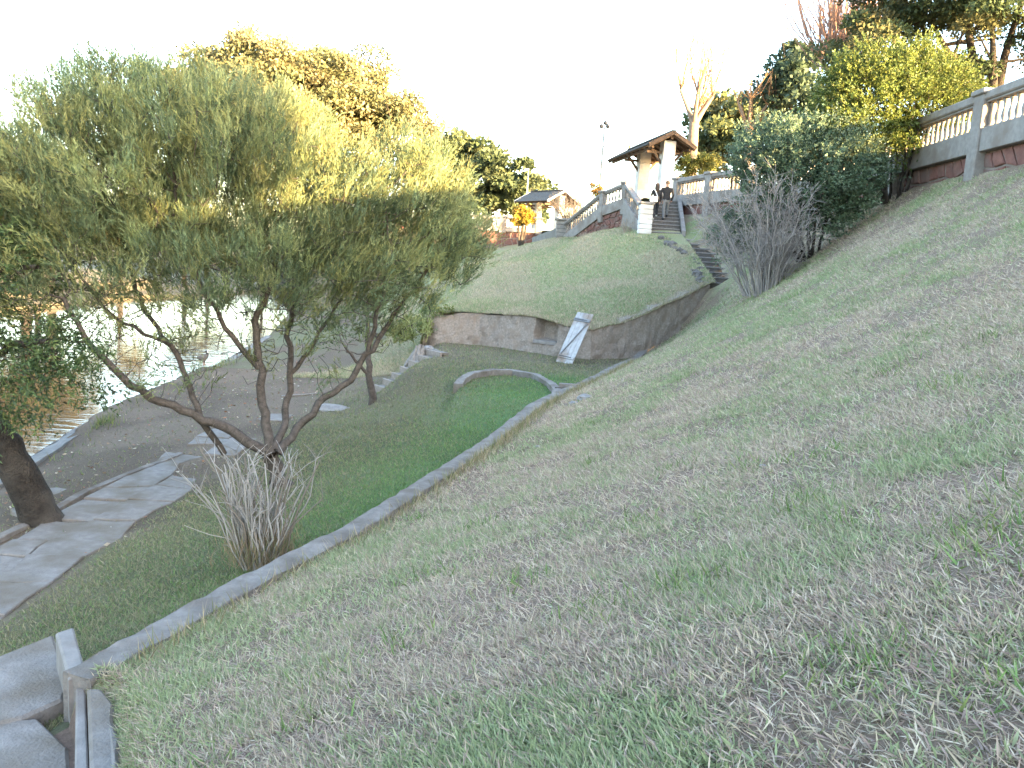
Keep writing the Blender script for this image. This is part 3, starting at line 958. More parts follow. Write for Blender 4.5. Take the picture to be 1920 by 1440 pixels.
# stair balustrades: two arms meeting at a high corner above the mound
cor = U(1175, 343, 40.0); mid = U(1132, 360, 41.5); end = U(1058, 420, 45.0); low = U(1209, 392, 35.9)
sb = balustrade('stair_balustrade', 'grey stair balustrade with two arms rising to a peak above the rubble mound', [tuple(end), tuple(mid), tuple(cor), tuple(low)],
                base_h=.5, bal_h=.55, rail_h=.13, rail_w=.28, beam_w=.26, spacing=.24, piers=(2, 1), pier_w=.32, pier_base=None)
# rubble skirt below it
def skirt(parent, a, b, drop, seed, rows, w=.3):
    za, zb_ = a.z - drop, b.z - drop
    ga = float(zC(np.array(a.x), np.array(a.y))) - .4; gb = float(zC(np.array(b.x), np.array(b.y))) - .4
    rubble(parent, (a.x, a.y), (b.x, b.y), (min(ga, za - .3), min(gb, zb_ - .3)), (za, zb_), rows, w, .05, seed, .2)
drop = .13 + .05 + .55 + .5
skirt(sb, end + Vector((0, -.02, 0)), mid + Vector((0, -.02, 0)), drop, 5, 4)
skirt(sb, mid + Vector((0, -.02, 0)), cor + Vector((0, -.02, 0)), drop, 6, 5)
V0 = cor + Vector((-.06, 0, 0)); V1 = low + Vector((-.06, 0, 0))
put('side_wall', beam_me((cor.x, cor.y, cor.z - drop - .8), (low.x, low.y, low.z - drop - .8), .22, 1.6, 0), M_conc2, sb)

# white block pier at the foot of the right arm
pr = empty('stair_pier', (low.x + .02, low.y - .25, 1.5)); tagit(pr, 'white painted block pier at the foot of the stair balustrade', 'pier')
for k in range(6):
    put('block', box_me(.56, .56, .205, .022, .003), M_white, pr, (low.x + .02, low.y - .2, 1.52 + k * .212))
put('cap', box_me(.66, .66, .10, .025), M_conc2, pr, (low.x + .02, low.y - .2, 1.52 + 6 * .212))
# pier and grey retaining wall at the left end
p2 = empty('stair_end_pier', (end.x - .1, end.y + .1, 1.3)); tagit(p2, 'grey block pier at the lower left end of the stair balustrade', 'pier')
for k in range(6):
    put('block', box_me(.62, .62, .215, .02, .004), M_conc, p2, (end.x - .12, end.y + .1, end.z - 1.15 + k * .222))
put('cap', box_me(.8, .8, .12, .03), M_conc, p2, (end.x - .12, end.y + .1, end.z - 1.15 + 6 * .222))
wa = U(1050, 425, 45.6); wb = U(998, 445, 49.5)
gw = put('grey_wing_wall', me_from([(wa.x, wa.y, .4), (wb.x, wb.y, .4), (wb.x, wb.y, wb.z), (wa.x, wa.y, wa.z), (wa.x + .1, wa.y + .3, .4), (wb.x + .1, wb.y + .3, .4), (wb.x + .1, wb.y + .3, wb.z), (wa.x + .1, wa.y + .3, wa.z)],
          [(0, 3, 2, 1), (4, 5, 6, 7), (3, 7, 6, 2), (1, 2, 6, 5), (0, 4, 7, 3)]), M_conc)
tagit(gw, 'stained grey wing wall stepping down left of the stair balustrade', 'wall')
# inner fill of the stair mass
# far balustrade on red stone wall
fa = U(745, 408, 66.9); fb_ = U(1012, 408, 65.0)
fpts = [(fa.x + (fb_.x - fa.x) * t, fa.y + (fb_.y - fa.y) * t, 3.5) for t in (0, .25, .5, .75, 1)]
fbal = balustrade('far_balustrade', 'distant pale balustrade on a red stone wall behind the mound', fpts, base_h=.35, bal_h=.62, rail_h=.16, rail_w=.34, beam_w=.4, spacing=.27, piers=(0, 1, 2, 3, 4), pier_w=.5, pier_base=2.2)
for i in range(4):
    rubble(fbal, fpts[i][:2], fpts[i + 1][:2], (.6, .6), (2.32, 2.32), 3, .55, .06, 300 + i, .4)
put('footing', beam_me((fpts[0][0], fpts[0][1] - .3, 1.0), (fpts[4][0], fpts[4][1] - .3, 1.0), .5, .22, .02), M_conc2, fbal)

# ------------------------------------------------------------------ pavilions
def pavilion(name, label, near, far, ridge_z, base_z, ncol, fcol, colw, half, drop, group=None, barge=None):
    e = empty(name, (near[0], near[1], base_z)); tagit(e, label, 'pavilion', group)
    A = Vector((*near, ridge_z)); B = Vector((*far, ridge_z))
    d = (B - A).normalized(); s = Vector((d.y, -d.x, 0)).normalized()
    ang = math.atan2(d.y, d.x)
    L = (B - A).length
    for t in (ncol, fcol):
        p = A + d * t
        h = ridge_z - .35 - base_z
        nblk = 9
        me = box_me(colw * .96, colw * .96, h, .0); me.transform(Matrix.Rotation(ang, 4, 'Z'))
        cl = put('column', me, M_white, e, (p.x, p.y, base_z))
        for k in range(nblk):
            me = box_me(colw, colw, h / nblk - .006, .012); me.transform(Matrix.Rotation(ang, 4, 'Z'))
            put('column_block', me, M_white, cl, (p.x, p.y, base_z + k * h / nblk))
        me = box_me(colw * 1.25, colw * 1.25, .2, .02); me.transform(Matrix.Rotation(ang, 4, 'Z'))
        put('column_base', me, M_white, cl, (p.x, p.y, base_z - .05))
        for sg in (-1, 1):
            put('brace', beam_me(p + Vector((0, 0, -1.55)) + s * sg * colw * .4, p + s * sg * half * .72 + Vector((0, 0, -.22 - drop * .72)), .11, .13, .01), M_wood, e)
        put('cross_beam', beam_me(p + s * half * .9 + Vector((0, 0, -.3 - drop * .9)), p - s * half * .9 + Vector((0, 0, -.3 - drop * .9)), .12, .14, .01), M_wood, e)
    put('ridge_beam', beam_me(A + d * .1 + Vector((0, 0, -.2)), B - d * .1 + Vector((0, 0, -.2)), .16, .2, .01), M_wood, e)
    for sg in (-1, 1):
        put('eave_beam', beam_me(A + d * .1 + s * sg * half * .8 + Vector((0, 0, -drop * .8 - .2)), B - d * .1 + s * sg * half * .8 + Vector((0, 0, -drop * .8 - .2)), .12, .14, .01), M_wood, e)
        rf = put('roof_deck', beam_me(A + s * sg * half / 2 + Vector((0, 0, -drop / 2)), B + s * sg * half / 2 + Vector((0, 0, -drop / 2)), math.hypot(half, drop), .05, 0, up=(s * sg * drop + Vector((0, 0, half))).normalized()), M_wood, e)
        nr = int(L / .75)
        for k in range(nr + 1):
            q = A + d * (.08 + (L - .16) * k / nr)
            put('rafter', beam_me(q + Vector((0, 0, -.085)), q + s * sg * half + Vector((0, 0, -drop - .085)), .07, .1, 0), M_wood, rf)
        slope_len = math.hypot(half, drop)
        dn = (s * sg * half - Vector((0, 0, drop))).normalized(); nn = (s * sg * drop + Vector((0, 0, half))).normalized()
        nrow = 7
        for r_ in range(nrow):
            u0 = slope_len * r_ / nrow - .02; u1 = slope_len * (r_ + 1) / nrow + .05
            c = A + dn * (u0 + u1) / 2 + nn * (.055 + .0)
            me = beam_me(c - d * .06, c + d * (L + .06), u1 - u0, .03, .006, up=(nn + dn * -.06).normalized())
            put('tile_course', me, M_tile, rf)
        for q in (A - d * .07, B + d * .07):
            put('barge_board', beam_me(q + nn * .02, q + dn * slope_len + nn * .02, .05, .2, .006), barge or M_wood, rf)
    put('ridge_cap', beam_me(A - d * .1 + Vector((0, 0, .1)), B + d * .1 + Vector((0, 0, .1)), .26, .09, .02), M_tile, e)
    put('finial', beam_me(B + d * .12 + Vector((0, 0, -.5)), B + d * .12 + Vector((0, 0, .35)), .12, .12, .01, up=(0, 1, 0)), M_wood, e)
    return e
pavilion('pavilion', 'open timber pavilion with white columns at the top of the stairway', (7.72, 43.7), (6.42, 51.3), 7.2, TZ, .7, 4.7, .66, 1.3, .72)
pavilion('pavilion', 'small distant pavilion with white columns and dark tiled roof behind the stair balustrade', (3.5, 69.5), (.75, 73.0), 6.15, 2.55, .55, 3.6, .62, 1.9, 1.0, barge=M_white)

# ------------------------------------------------------------------ trees and shrubs
def ell_points(ells, n, shell=0.35):
    """n points spread through a list of ellipsoids ((cx,cy,cz),(rx,ry,rz)), denser towards the outside."""
    vol = np.array([e[1][0] * e[1][1] * e[1][2] for e in ells]); vol = vol ** .8; vol /= vol.sum()
    pick = RNG.choice(len(ells), n, p=vol)
    u = RNG.normal(size=(n, 3)); u /= np.linalg.norm(u, axis=1)[:, None]
    r = RNG.random(n) ** shell
    C = np.array([e[0] for e in ells], float)[pick]; R = np.array([e[1] for e in ells], float)[pick]
    return C + u * r[:, None] * R

def pxell(px, py, Y, rx, ry, rY):
    c = U(px, py, Y); k = Y / FPX * 1.02
    return ((c.x, c.y, c.z), (rx * k, rY, ry * k))

def pick_cols(n, cols, var=.18):
    cols = np.array(cols)
    c = cols[RNG.integers(0, len(cols), n)] * (1 + RNG.normal(scale=var, size=(n, 1)))
    return np.clip(c, .004, .9)

def limb_seeds(limbs, step=.2):
    """limbs: list of (points, r0, r1, parent_limb or None, attach fraction ignored) -> seed nodes + tube polys."""
    P = []; par = []; polys = []; rad = {}
    for pts, r0, r1 in limbs:
        Q = polyline_resample(np.array(pts, float), step)
        Q[1:-1] += RNG.normal(scale=.02, size=Q[1:-1].shape)
        R = np.linspace(r0, r1, len(Q))
        polys.append((Q, R))
        prev = -1
        if P:
            d = np.linalg.norm(np.array(P) - Q[0], axis=1); prev = int(d.argmin())
        for q, r in zip(Q, R):
            P.append(q); par.append(prev); prev = len(P) - 1; rad[prev] = r
    return P, par, polys, rad

def woody(name, label, cat, limbs, attr, leaf, group=None, bark=M_bark, di=1.6, dk=.3, step=.2, iters=70, tipr=.004, up=.08, nside=7, stem_col=None, minr=0.0, sprig=None, leafmat=M_leaf, drop_seed=0):
    base = limbs[0][0][0]
    e = empty(name, tuple(base)); tagit(e, label, cat, group)
    P, par, polys, rad = limb_seeds(limbs, step)
    ns = len(P)
    V, F = tubes(polys, nside)
    put('trunk', me_fast(V, F, 4, None, True), bark, e)
    P, par = colonize(P, par, attr, di, dk, step, iters, up)
    R = pipe_radii(par, tipr)
    for i, r in rad.items(): R[i] = r
    R[ns:] = np.minimum(R[ns:], .05)
    mask = np.arange(len(P)) >= ns
    par2 = np.where(mask, par, -1)
    if mask.any():
        V, F = edges_tubes(P, par2, R, 4, minr)
        put('branches', me_fast(V, F, 4, None, True), bark, e)['kind'] = 'stuff'
    if leaf:
        leaf(e, P[ns:], R[ns:], par[ns:])
    return e

def sprig_leaves(e, tips, center, nper, Ls, ln, wd, cols, upw=.8, outw=.7, spread=.5, jitter=.1, leafmat=M_leaf, name='crown', colfun=None, var=.2, per=1, tri=False):
    """Short upright sprigs of narrow leaves at the tips."""
    n = len(tips)
    out = tips - center
    out /= np.linalg.norm(out, axis=1)[:, None] + 1e-9
    ax = out * outw + np.array([0, 0, upw]) + RNG.normal(scale=.28, size=(n, 3))
    if per > 1: ax += np.repeat(RNG.normal(scale=.38, size=(n // per, 3)), per, 0)
    ax /= np.linalg.norm(ax, axis=1)[:, None]
    base = tips + RNG.normal(scale=jitter, size=(n, 3))
    t = RNG.random((n, nper))
    P = base[:, None, :] + ax[:, None, :] * (t * Ls)[..., None]
    D = ax[:, None, :] + RNG.normal(scale=spread, size=(n, nper, 3))
    C = pick_cols(n, cols, var) if per == 1 else np.repeat(pick_cols(n // per, cols, var), per, 0)
    if colfun is not None: C = colfun(tips, C)
    C = np.repeat(C[:, None, :], nper, 1) * (1 + RNG.normal(scale=.12, size=(n, nper, 1)))
    L = ln * RNG.uniform(.6, 1.25, n * nper)
    fn = leaf_tris if tri else leaf_quads
    V, F, CC = fn(P.reshape(-1, 3), D.reshape(-1, 3), L, wd * RNG.uniform(.7, 1.2, n * nper), np.clip(C.reshape(-1, 3), .004, .9))
    return put(name, me_fast(V, F, 3 if tri else 4, CC), leafmat, e)

# --- feathery multi-stemmed tree on the lawn
def L3(lst): return [tuple(U(*q)) for q in lst]
limbs = [
    (L3([(576, 955, 12.3), (525, 905, 12.2), (505, 850, 12.0)]), .15, .12),
    (L3([(505, 850, 12), (440, 815, 11.8), (375, 782, 11.6), (300, 756, 11.3), (235, 710, 11.0), (165, 640, 10.8), (120, 560, 10.7)]), .085, .03),
    (L3([(375, 782, 11.6), (350, 705, 11.9), (322, 650, 12), (272, 580, 12.2), (245, 500, 12.2), (225, 400, 12.1)]), .05, .022),
    (L3([(322, 650, 12), (270, 625, 11.6), (200, 585, 11.4), (140, 500, 11.3)]), .03, .016),
    (L3([(508, 850, 12), (494, 760, 12.2), (485, 690, 12.3), (480, 600, 12.4), (518, 520, 12.5), (522, 430, 12.5), (470, 330, 12.4)]), .08, .025),
    (L3([(485, 690, 12.3), (440, 640, 12.1), (390, 560, 11.8), (360, 480, 11.6), (330, 380, 11.6)]), .045, .018),
    (L3([(515, 845, 12), (537, 770, 12.6), (545, 700, 12.9), (540, 620, 13.2), (558, 540, 13.4), (600, 450, 13.5), (610, 360, 13.4)]), .065, .022),
    (L3([(545, 700, 12.9), (590, 640, 13.2), (640, 560, 13.4), (680, 480, 13.5)]), .04, .018),
    (L3([(522, 850, 12), (560, 802, 12.3), (600, 752, 12.5), (660, 712, 12.7), (690, 660, 12.8), (740, 590, 13), (790, 520, 13.2), (830, 450, 13.2)]), .07, .022),
    (L3([(690, 660, 12.8), (715, 560, 12.5), (735, 470, 12.3), (720, 380, 12.4)]), .04, .016),
    (L3([(420, 850, 12.05), (398, 815, 11.9), (378, 790, 11.7)]), .05, .05),
]
ells = [pxell(240, 330, 12.0, 185, 190, 1.8), pxell(300, 235, 12.2, 150, 105, 1.6), pxell(150, 290, 11.9, 120, 110, 1.5), pxell(420, 300, 12.3, 170, 140, 1.9), pxell(540, 310, 12.8, 110, 110, 1.6), pxell(625, 420, 12.9, 170, 110, 1.7),
        pxell(745, 380, 13.0, 130, 115, 1.5), pxell(810, 410, 13.2, 75, 105, 1.1), pxell(840, 480, 13.3, 70, 70, .9), pxell(75, 420, 11.6, 130, 125, 1.5), pxell(400, 500, 11.6, 190, 90, 1.4),
        pxell(130, 560, 11.2, 150, 90, 1.4), pxell(690, 510, 12.8, 170, 75, 1.5), pxell(60, 660, 10.9, 110, 80, 1.0), pxell(560, 570, 12.7, 140, 65, 1.2), pxell(330, 620, 11.7, 150, 75, 1.1), pxell(500, 620, 12.4, 130, 60, 1.0), pxell(740, 590, 13, 90, 60, .9), pxell(180, 640, 11.2, 120, 70, 1.0), pxell(880, 455, 13.4, 50, 40, .6), pxell(300, 690, 11.5, 160, 50, .8), pxell(470, 660, 12.2, 140, 55, .8), pxell(640, 640, 12.8, 110, 50, .7)]
attr = ell_points(ells, 8000, .42)
tree_c = np.array(U(470, 560, 12.4))
def tree_leaves(e, P, R, par):
    thin = R < .010
    tips = P[thin]
    z = tips[:, 2]
    # fewer sprigs low in the interior
    hi_, lo_ = U(470, 470, 12.2).z, U(470, 625, 12.2).z
    keep = RNG.random(len(tips)) < .10 + .90 * np.clip((z - lo_) / (hi_ - lo_), 0, 1) ** 1.1
    tips = tips[keep]
    sel = RNG.permutation(len(tips))[:8200]
    print('tips', len(tips)); tips = np.repeat(tips[sel], 13, 0)
    def cf(t, C):
        k = fbm(t[:, 0] * .8 + 5, t[:, 2] * .8 + t[:, 1] * .5, 3, 71)[:, None]
        return C * (.75 + .6 * k)
    sprig_leaves(e, tips, tree_c, 11, .27, .085, .0145, [(.165, .20, .090), (.135, .182, .098), (.19, .218, .105), (.115, .158, .085), (.185, .198, .083)], upw=1.0, outw=.6, spread=.36, jitter=.075, colfun=cf, per=13, tri=True)
woody('feathery_tree', 'large feathery multi-stemmed tree with narrow leaves on the lawn by the lake', 'tree', limbs, attr, tree_leaves, di=1.7, dk=.20, step=.16, iters=60, tipr=.0045, nside=8)

# --- leaning dark tree at the left edge
limbs = [(L3([(88, 1000, 11.3), (66, 940, 11.25), (30, 872, 11.2), (-10, 812, 11.1), (-70, 740, 11.0), (-120, 600, 11.0), (-140, 450, 11)]), .27, .14),
         (L3([(-60, 750, 11.0), (-20, 680, 10.6), (30, 640, 10.3), (90, 640, 10.1)]), .08, .03),
         (L3([(-120, 600, 11.0), (-60, 540, 10.7), (10, 500, 10.5), (70, 500, 10.3)]), .08, .03)]
ells = [pxell(-60, 520, 10.6, 140, 130, 1.2), pxell(40, 640, 10.3, 120, 90, .8), pxell(110, 700, 10.1, 110, 70, .5), pxell(20, 760, 10.3, 70, 40, .4), pxell(-160, 400, 11, 170, 170, 1.5)]
def dark_leaves(e, P, R, par):
    tips = P[R < .012]
    tips = np.repeat(tips, max(1, int(4200 / len(tips))), 0)
    sprig_leaves(e, tips, np.array(U(-60, 560, 10.8)), 9, .22, .085, .024, [(.06, .10, .04), (.08, .125, .05), (.045, .07, .038), (.11, .15, .055)], upw=-.15, outw=.6, spread=.8, jitter=.12)
woody('leaning_tree', 'dark leaning tree trunk at the left edge with drooping leaves over the lake', 'tree', limbs, ell_points(ells, 700, .5), dark_leaves, bark=M_barkd, di=1.6, dk=.26, step=.18, up=-.02, nside=12)

# --- slim young tree on the lower lawn
limbs = [(L3([(702, 772, 19.7), (697, 740, 19.7), (693, 700, 19.7), (690, 660, 19.8), (688, 600, 19.9)]), .11, .05),
         (L3([(694, 705, 19.7), (676, 690, 19.5), (660, 668, 19.3), (640, 640, 19.2)]), .05, .02)]
def slim_leaves(e, P, R, par):
    tips = np.repeat(P[R < .012], 4, 0)
    sprig_leaves(e, tips, np.array(U(690, 640, 19.8)), 8, .3, .11, .02, [(.07, .10, .045), (.09, .12, .05)], spread=.5, jitter=.15)
woody('slim_tree', 'slim bare-trunked tree on the lower lawn near the garden steps', 'tree', limbs, ell_points([pxell(685, 560, 19.9, 70, 75, 1.0), pxell(620, 620, 19.2, 50, 40, .7)], 260, .6), slim_leaves, di=1.5, dk=.3, step=.2)

# --- pruned cane shrub in front of the tree
def cane_shrub():
    b = np.array(U(488, 1052, 8.2)); b[2] -= .05
    e = empty('cane_shrub', tuple(b)); tagit(e, 'cut-back shrub of bare pale canes growing beside the curb', 'shrub')
    polys = []; r = random.Random(5)
    cols = []
    for k in range(120):
        a = r.uniform(0, 2 * math.pi); rad = .20 * math.sqrt(r.random())
        lean = r.uniform(0, .58) * (rad / .2 * .7 + .3)
        h = r.uniform(.55, 1.22)
        dx, dy = math.cos(a), math.sin(a)
        p0 = b + [dx * rad * 1.1, dy * rad, 0]
        pts = [p0]
        for t in (.3, .6, 1.0):
            pts.append(p0 + np.array([dx * lean * h * t * (.6 + .4 * t) + r.uniform(-.03, .03) - .16 * h * t * (r.random() < .5), dy * lean * h * t + r.uniform(-.03, .03), h * t * (1 - .15 * lean)]))
        r0 = r.uniform(.006, .015)
        polys.append((polyline_resample(pts, .14), None)); polys[-1] = (polys[-1][0], np.linspace(r0, r0 * .6, len(polys[-1][0])))
        c = np.array(r.choice([(.30, .28, .26), (.25, .23, .21), (.36, .34, .325), (.17, .145, .12)]))
        cols.append(c)
        for q in range(r.randint(0, 4)):
            s = polys[-1][0][r.randrange(2, len(polys[-1][0]))] if len(polys[-1][0]) > 3 else pts[-1]
            dr_ = np.array([r.uniform(-1, 1), r.uniform(-1, 1), r.uniform(.3, 1.3)]); dr_ /= np.linalg.norm(dr_)
            ln = r.uniform(.12, .4)
            polys.append(([s, s + dr_ * ln * .5 + [0, 0, .02], s + dr_ * ln], [.004, .003, .002])); cols.append(c)
    V, F = tubes(polys, 5)
    C = np.concatenate([np.repeat(c[None], len(p[0]) * 5, 0) for p, c in zip(polys, cols)])
    put('canes', me_fast(V, F, 4, C, True), M_stem, e)
    n = 2600
    t = RNG.normal(scale=(.17, .15, .05), size=(n, 3)); t[:, 2] = np.abs(RNG.normal(scale=.18, size=n))
    D = RNG.normal(size=(n, 3)) * .4 + [0, 0, 1]
    V, F, C = leaf_quads(b + t, D, RNG.uniform(.08, .28, n), .006, pick_cols(n, [(.30, .22, .14), (.25, .18, .11), (.14, .16, .07)]))
    put('dry_leaves', me_fast(V, F, 4, C), M_blade, e)
    # long side twig
    pts = L3([(470, 1030, 8.2), (430, 1010, 8.1), (390, 1002, 8.0), (345, 985, 7.9)])
    V, F = tubes([(polyline_resample(pts, .1), np.linspace(.009, .003, len(polyline_resample(pts, .1))))], 5)
    put('side_twig', me_fast(V, F, 4, np.tile([.36, .33, .29], (len(V), 1)), True), M_stem, e)
cane_shrub()

# --- grey twiggy shrub beside the stairway
def twiggy(name, label, base, spread, height, nst, lean, col, seed, twigs=6, r0=.014, group=None, cat='shrub', lean_x=0.0):
    e = empty(name, tuple(base)); tagit(e, label, cat, group)
    r = np.random.default_rng(seed); polys = []
    b = np.array(base)
    for k in range(nst):
        a = r.uniform(0, 2 * np.pi); q = np.sqrt(r.random())
        d = np.array([np.cos(a) * lean * q + lean_x, np.sin(a) * q * lean, 0.0])
        h = height * (1 - .35 * q * q) * r.uniform(.7, 1.05)
        p0 = b + np.array([np.cos(a), np.sin(a), 0]) * q * .25 * spread
        pts = [p0]; 
        m = 7
        for i in range(1, m + 1):
            t = i / m
            pts.append(p0 + d * h * t * (1 + .25 * t) + np.array([0, 0, h * t * (1 - .25 * q * t)]) + r.normal(scale=.035 * h / 3, size=3))
        R = np.linspace(r0 * r.uniform(.6, 1.3), .004, m + 1)
        polys.append((pts, R))
        for j in range(twigs):
            i = r.integers(2, m + 1); s = np.array(pts[i])
            dr_ = d * .9 + r.normal(scale=.45, size=3) + [0, 0, .7]; dr_ /= np.linalg.norm(dr_)
            ln = r.uniform(.15, .30) * height * .5
            e1 = s + dr_ * ln * .5; e2 = s + dr_ * ln + r.normal(scale=.05, size=3)
            polys.append(([s, e1, e2], [.006, .0045, .003]))
            for jj in range(2):
                d2 = dr_ + r.normal(scale=.5, size=3); d2 /= np.linalg.norm(d2)
                polys.append(([e1, e1 + d2 * ln * .5], [.004, .003]))
    V, F = tubes(polys, 4)
    C = np.array(col) * (1 + r.normal(scale=.2, size=(len(V) // 4, 1)))
    put('stems', me_fast(V, F, 4, np.repeat(np.clip(C, .01, .8), 4, 0), True), M_stem, e)
    return e
def hitA(px, py):
    lo = None
    for Y in np.arange(2, 40, .05):
        p = U(px, py, float(Y))
        if p.z < float(zA(np.array(p.x), np.array(p.y))): return p
    return U(px, py, 24)
tb_ = Vector((6.75, 22.3, float(zA(np.array(6.75), np.array(22.3)))))
twiggy('bare_shrub', 'big grey leafless shrub fanning out beside the stone stairway', (tb_.x, tb_.y, tb_.z - .1), 2.0, 4.0, 62, .40, (.27, .25, .245), 11, 30, .026, lean_x=-.12)

# --- two dense evergreen bushes
def bush(name, label, base, ells, nattr, nleaf, cols, stems, seed, leafL=.075, leafW=.04):
    limbs = []
    r = random.Random(seed)
    b = np.array(base)
    c = np.mean([e[0] for e in ells], 0)
    for k in range(stems):
        a = 2 * math.pi * k / stems + r.uniform(-.3, .3)
        p0 = b + [.22 * math.cos(a), .22 * math.sin(a), -.1]
        p2 = c + np.array([math.cos(a) * .9, math.sin(a) * .8, r.uniform(-.6, .3)])
        p1 = p0 * .55 + p2 * .45 + [r.uniform(-.12, .12), r.uniform(-.1, .1), 0]
        limbs.append(([tuple(p0), tuple(p1), tuple(p2)], r.uniform(.03, .055), .012))
    def lf(e, P, R, par):
        tips = P[R < .013]
        tips = np.repeat(tips, max(1, int(nleaf / 10 / len(tips))), 0)
        def cf(t, C):
            return C * (.7 + .65 * fbm(t[:, 0] * 1.6, t[:, 2] * 1.6 + t[:, 1], 3, seed)[:, None])
        sprig_leaves(e, tips, c, 10, .22, leafL, leafW, cols, upw=.25, outw=.6, spread=.9, jitter=.12, colfun=cf)
    return woody(name, label, 'bush', limbs, ell_points(ells, nattr, .28), lf, bark=M_barkd, di=2.2, dk=.24, step=.2, iters=40, nside=6)
b2 = hitA(1512, 486)
bush('evergreen_bush', 'dark green rounded bush in shade behind the leafless shrub', (b2.x, b2.y, b2.z), [pxell(1540, 310, b2.y - .9, 105, 85, 1.5), pxell(1450, 300, b2.y - .5, 75, 70, 1.2), pxell(1590, 330, b2.y - .9, 65, 75, 1.1), pxell(1480, 370, b2.y - .6, 75, 55, 1.0), pxell(1375, 440, b2.y + .9, 45, 45, .6), pxell(1530, 400, b2.y - .7, 75, 40, .8)],
     1700, 84000, [(.11, .165, .10), (.125, .18, .115), (.09, .14, .088), (.14, .185, .125)], 14, 21)
b3 = hitA(1672, 376)
print('bases', tb_, b2, b3)
bush('evergreen_bush', 'tall spreading bush with sunlit yellow-green top against the balustrade', (b3.x, b3.y, b3.z), [pxell(1665, 175, 22.6, 120, 75, 1.4), pxell(1760, 190, 22.3, 80, 55, 1.0), pxell(1600, 215, 22.5, 75, 70, 1.2), pxell(1720, 130, 22.8, 60, 45, .9), pxell(1680, 250, 22.4, 75, 50, .9), pxell(1620, 130, 22.9, 60, 30, .8), pxell(1790, 215, 21.8, 45, 40, .6)],
     1700, 84000, [(.115, .145, .034), (.13, .155, .038), (.095, .13, .034), (.08, .115, .034)], 12, 22)

# --- small dry shrubs on the mound
for px, py, Y, h, lab in [(1172, 468, 36.5, .75, 'small dry shrub on the mound below the stair balustrade'), (1092, 470, 38.5, .35, 'low dry tuft on the mound left of the small shrub')]:
    p = U(px, py, Y); z = float(zC(np.array(p.x), np.array(p.y)))
    twiggy('dry_shrub', lab, (p.x, p.y, z - .03), .5, h, 26, .5, (.30, .24, .19), int(px), 3, .008)

# --- far crowns made of leaf clumps
def clump_crown(e, ells, nblob, rb, nleaf, size, cols, flat=.75, seed=0, name='crown', mat=M_leafbg, var=.16, shell=.33):
    C = ell_points(ells, nblob, shell)
    r = rb * RNG.uniform(.6, 1.25, nblob)
    pick = RNG.integers(0, nblob, nleaf)
    u = RNG.normal(size=(nleaf, 3)); u[:, 2] = np.where(u[:, 2] < -.25, -u[:, 2], u[:, 2]); u /= np.linalg.norm(u, axis=1)[:, None]
    k = RNG.random(nleaf) ** .3
    P = C[pick] + u * (r[pick] * k)[:, None] * np.array([1, 1, flat])
    D = u * .6 + RNG.normal(scale=.7, size=(nleaf, 3)); D[:, 2] -= .15
    bc = pick_cols(nblob, cols, .14)[pick] * (1 + RNG.normal(scale=var, size=(nleaf, 1)))
    V, F, CC = leaf_quads(P, D, size * RNG.uniform(.6, 1.3, nleaf), size * .62 * RNG.uniform(.6, 1.2, nleaf), np.clip(bc, .004, .9))
    put(name, me_fast(V, F, 4, CC), mat, e)

def big_tree(name, label, base, ells, limbs_to, r0, nblob, rb, nleaf, size, cols, bark=M_barkd, group=None, cat='tree', flat=.75, shell=.33):
    e = empty(name, tuple(base)); tagit(e, label, cat, group)
    polys = []
    b = np.array(base)
    fork = b + np.array([0, 0, 1]) * (np.mean([p[2] for p in limbs_to]) - b[2]) * .45
    polys.append((polyline_resample([tuple(b - [0, 0, .3]), tuple((b + fork) / 2 + [.15, 0, 0]), tuple(fork)], .5), None))
    polys[-1] = (polys[-1][0], np.linspace(r0 * 1.2, r0 * .85, len(polys[-1][0])))
    for q in limbs_to:
        q = np.array(q); m1 = (fork * .55 + q * .45) + RNG.normal(scale=.3, size=3)
        Q = polyline_resample([tuple(fork), tuple(m1), tuple(q)], .6)
        polys.append((Q, np.linspace(r0 * .55, r0 * .12, len(Q))))
        for s in range(3):
            i = RNG.integers(len(Q) // 2, len(Q)); d = RNG.normal(size=3) * 1.2; d[2] = abs(d[2])
            polys.append(([Q[i], Q[i] + d * .6, Q[i] + d * 1.3], [r0 * .16, r0 * .1, r0 * .05]))
    V, F = tubes(polys, 7)
    put('trunk', me_fast(V, F, 4, None, True), bark, e)
    clump_crown(e, ells, nblob, rb, nleaf, size, cols, flat, shell=shell)
    return e

